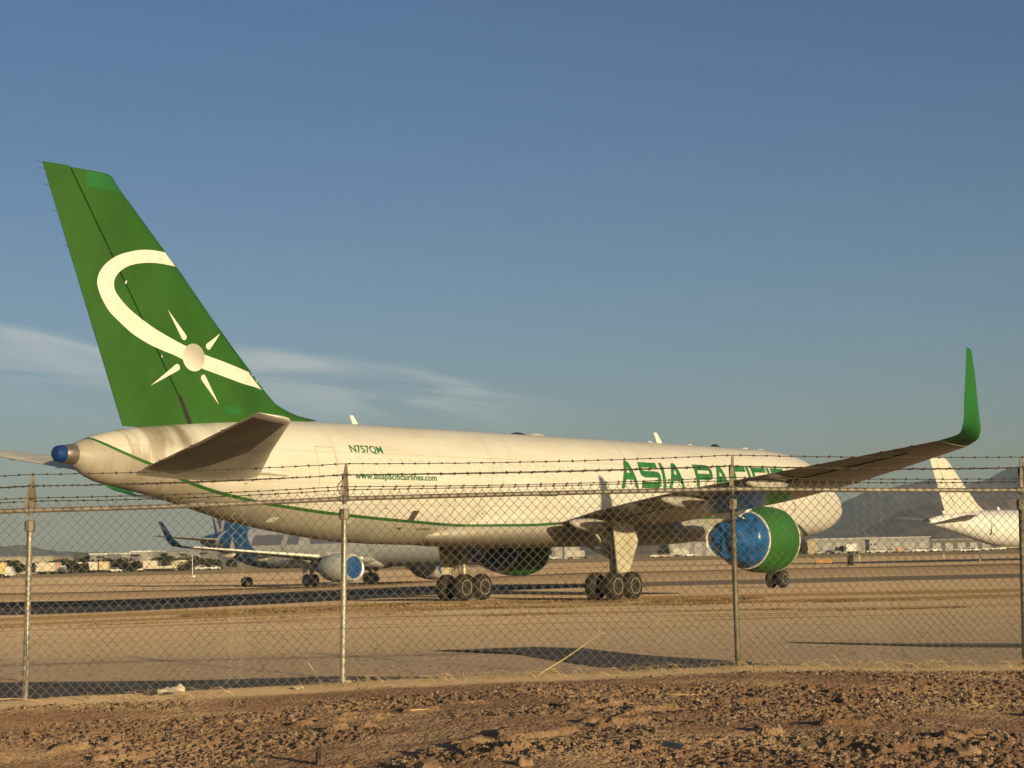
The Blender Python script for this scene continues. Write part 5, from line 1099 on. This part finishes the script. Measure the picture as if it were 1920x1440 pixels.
for kind, px, D, col, label, face, L in [('box_truck', -2, 420, (.72, .55, .22), 'yellow box truck cut off by the left edge', 1, 4.0), ('trailer', 88, 560, CRM, 'low cream trailer, first of the row of pale trailers', 1, 6), ('box_truck', 103, 570, (.6, .35, .25), 'pale truck with a reddish cab end next to the low trailer', 1, 4), ('trailer', 122, 590, CRM, 'cream trailer left of the long pale container', 1, 5), ('trailer', 160, 590, (.70, .66, .56), 'long tall cream container with dark scrawl along its foot', 1, 8.5), ('trailer', 197, 590, (.66, .56, .36), 'square tan container right of the long pale container', 1, 3),
        ('parked_car', 212, 590, WT, 'white car parked right of the tan container', 1, 0), ('parked_car', 238, 600, WT, 'white car left of the cream trailer row', -1, 0), ('box_truck', 250, 600, WT, 'small white truck left of the cream trailer row', 1, 3), ('trailer', 277, 600, CRM, 'cream trailer, left of the long central row', 1, 8), ('trailer', 300, 605, CRM, 'cream trailer, middle of the long central row', 1, 7), ('trailer', 327, 600, CRM, 'cream trailer left of the white pole', 1, 9), ('trailer', 345, 610, CRM, 'short cream trailer nearest the white pole', 1, 5), ('parked_car', 376, 620, WT, 'white car right of the white pole', 1, 0), ('parked_car', 397, 620, WT, 'white car under the blue jet wing', 1, 0),
        ('box_truck', 1012, 780, WT, 'white truck seen under the belly left of the starboard gear', 1, 4), ('parked_car', 1030, 760, WT, 'white car seen under the belly', -1, 0), ('trailer', 1075, 800, (.5, .47, .42), 'grey trailer just left of the gear door', 1, 8), ('parked_car', 1222, 700, WT, 'white car left of the wide hangar', 1, 0), ('parked_car', 1240, 700, (.6, .45, .3), 'tan car left of the wide hangar', 1, 0), ('pickup_truck', 1285, 720, WT, 'white pickup in front of the wide hangar', 1, 0), ('box_truck', 1268, 760, (.5, .5, .46), 'grey truck in front of the wide hangar', 1, 5),
        ('trailer', 1590, 690, (.72, .70, .64), 'long white trailer in front of the long hangar', 1, 3.8), ('parked_car', 1526, 700, (.4, .4, .4), 'grey car nearest the cream shed', 1, 0), ('parked_car', 1545, 700, (.5, .52, .5), 'pale green car second from the cream shed', 1, 0), ('parked_car', 1556, 705, (.3, .32, .33), 'dark car third from the cream shed', -1, 0), ('pickup_truck', 1628, 690, (.5, .48, .45), 'grey pickup below the bright white hut', 1, 0), ('parked_car', 1645, 700, WT, 'white car right of the bright white hut', 1, 0), ('parked_car', 1659, 700, (.35, .33, .3), 'brown car right of the bright white hut', -1, 0),
        ('tractor', 1676, 700, (.65, .28, .08), 'orange tractor in the vehicle row', 1, 0), ('parked_car', 1690, 700, (.3, .28, .26), 'dark car right of the orange tractor', 1, 0), ('pickup_truck', 1713, 690, WT, 'white pickup near the end of the long hangar', 1, 0), ('parked_car', 1728, 700, (.25, .35, .3), 'green car at the end of the long hangar', 1, 0), ('pickup_truck', 1742, 700, WT, 'white pickup left of the dark olive shed', -1, 0), ('parked_car', 1803, 560, WT, 'white car, left of the pair standing nearer than the rest', 1, 0), ('parked_car', 1813, 560, WT, 'white car, right of the pair standing nearer than the rest', 1, 0), ('parked_car', 1785, 720, (.45, .4, .34), 'tan car before the dark olive shed', 1, 0), ('pickup_truck', 1840, 720, (.55, .52, .46), 'pale pickup under the white jet tail', 1, 0), ('parked_car', 1864, 730, WT, 'white car under the white jet tail', -1, 0), ('trailer', 1885, 740, (.55, .45, .3), 'tan trailer under the white jet fuselage', 1, 7)]:
    vehicle(kind, px, D, col, label, face, L=L or None)['group'] = 'vehicles on the far side of the airfield'
# floodlight masts between the halls
for px, yt, D, lb in [(185, 1043, 600, 'dark floodlight mast before the grey block with white roof'), (249, 1040, 640, 'dark floodlight mast before the white topped hall'), (339, 1038, 650, 'dark floodlight mast before the wide grey hall'), (377, 1036, 660, 'dark floodlight mast before the tall slate hall')]:
    r, d, z = base_rd(px, D); h = (hor(px) - yt) / F * D + CP.z - z; o = empty('light_mast', rd(r, d, z), yawV - math.pi / 2, lb, 'light mast', 'floodlight masts')
    build('pole', MB().tube([(0, 0, -.2), (0, 0, h)], [.22, .14], 8), GALVD, o); build('lamp_frame', MB().box((0, 0, h - .35), (2.6, .4, .7)), DARKM, o)
# white pole with box at its foot
P = gr(361, 1084); d = (P - CP).dot(VH); o = empty('marker_pole', P, yawV - math.pi / 2, 'thin white pole with small white boxes at its foot out on the dirt', 'pole'); h = 43 / F * d
build('pole', MB().tube([(0, 0, -.1), (0, 0, h)], .05, 8), WHITEM, o); build('equipment_box', MB().box((.25, 0, .22), (.42, .3, .5)), WHITEM, o); build('equipment_box', MB().box((-.15, .1, .15), (.3, .3, .3)), WHITEM, o); build('floodlight', MB().box((0, 0, h * .42), (.16, .16, .3)), WHITEM, o)
build('concrete_pad', MB().box((-.3, 0, .02), (2.2, 1.2, .1)), DARKM, o)
# spare wheels standing on the dirt
P = gr(463, 1101); d = (P - CP).dot(VH); R_ = 9.5 / F * d
o = empty('loose_wheelset', P, yawV - .9, 'dark pair of loose aircraft wheels standing on the dirt left of the blue jet', 'wheelset')
for k, dy in enumerate((-.5, .5)): ty, rm = wheel_mb((0, dy * R_ * 1.1, R_), R_, R_ * .7); build('tyre', ty, TYRE, o, True, 40); build('wheel_rim', rm, RIMM, o, True)
build('axle', MB().tube([(0, -R_, R_), (0, R_, R_)], .08, 8), STEEL, o); build('tow_handle', MB().tube([(0, 0, R_ * 1.6), (.1, 0, R_ * 2.4), (-.2, 0, R_ * 2.45), (-.1, 0, R_ * 1.6)], .03, 6), STEEL, o)
P = gr(1545, 1059); o = empty('runway_sign', P, yawV - math.pi / 2, 'low orange runway sign on the far dirt right of the engine', 'sign'); build('panel', MB().box((0, 0, .4), (1.9, .2, .42)), M('sign_orange', (.42, .22, .06), .6), o); build('leg', MB().box((-1, 0, .1), (.1, .1, .4)), DARKM, o); build('leg', MB().box((1, 0, .1), (.1, .1, .4)), DARKM, o)
P = gr(1595, 1061); d = (P - CP).dot(VH); o = empty('parked_dolly', P, yawV, 'dark round reel on a low dolly by the far runway edge', 'cable reel'); ty, rm = wheel_mb((0, 0, .62), .58, .5); build('reel', ty, TYRE, o, True); build('hub', rm, RIMM, o, True); build('dolly_frame', MB().box((0, 0, .1), (1.3, .6, .1)), DARKM, o)
# low edge lights along the runway
for i, px in enumerate((1612, 1770, 1838)):
    P = gr(px, 1052 if i != 1 else 1047); o = empty('edge_marker', P, 0, ['small white edge marker right of the lone wheel', 'small white edge marker below the white jet fin', 'small white edge marker below the white jet door'][i], 'marker'); build('stake', MB().tube([(0, 0, 0), (0, 0, .7)], .05, 6), WHITEM, o); build('cap', MB().lathe([(0, .1), (.15, .08)], (0, 0, .7), 'z', 8), WHITEM, o)

#=========================================================== HAZE
hm = bpy.data.materials.new('haze_air'); hm.use_nodes = True; ht = hm.node_tree; ht.nodes.clear(); pv = ht.nodes.new('ShaderNodeVolumePrincipled'); ou = ht.nodes.new('ShaderNodeOutputMaterial'); ht.links.new(pv.outputs[0], ou.inputs['Volume'])
pv.inputs['Color'].default_value = (.62, .80, 1.0, 1); pv.inputs['Density'].default_value = 0.8e-4; pv.inputs['Anisotropy'].default_value = 0.0
hz = build('haze', MB().box((0, 7900, 135), (30000, 17000, 280)), hm); hz.matrix_world = GM; tag(hz, kind='stuff')
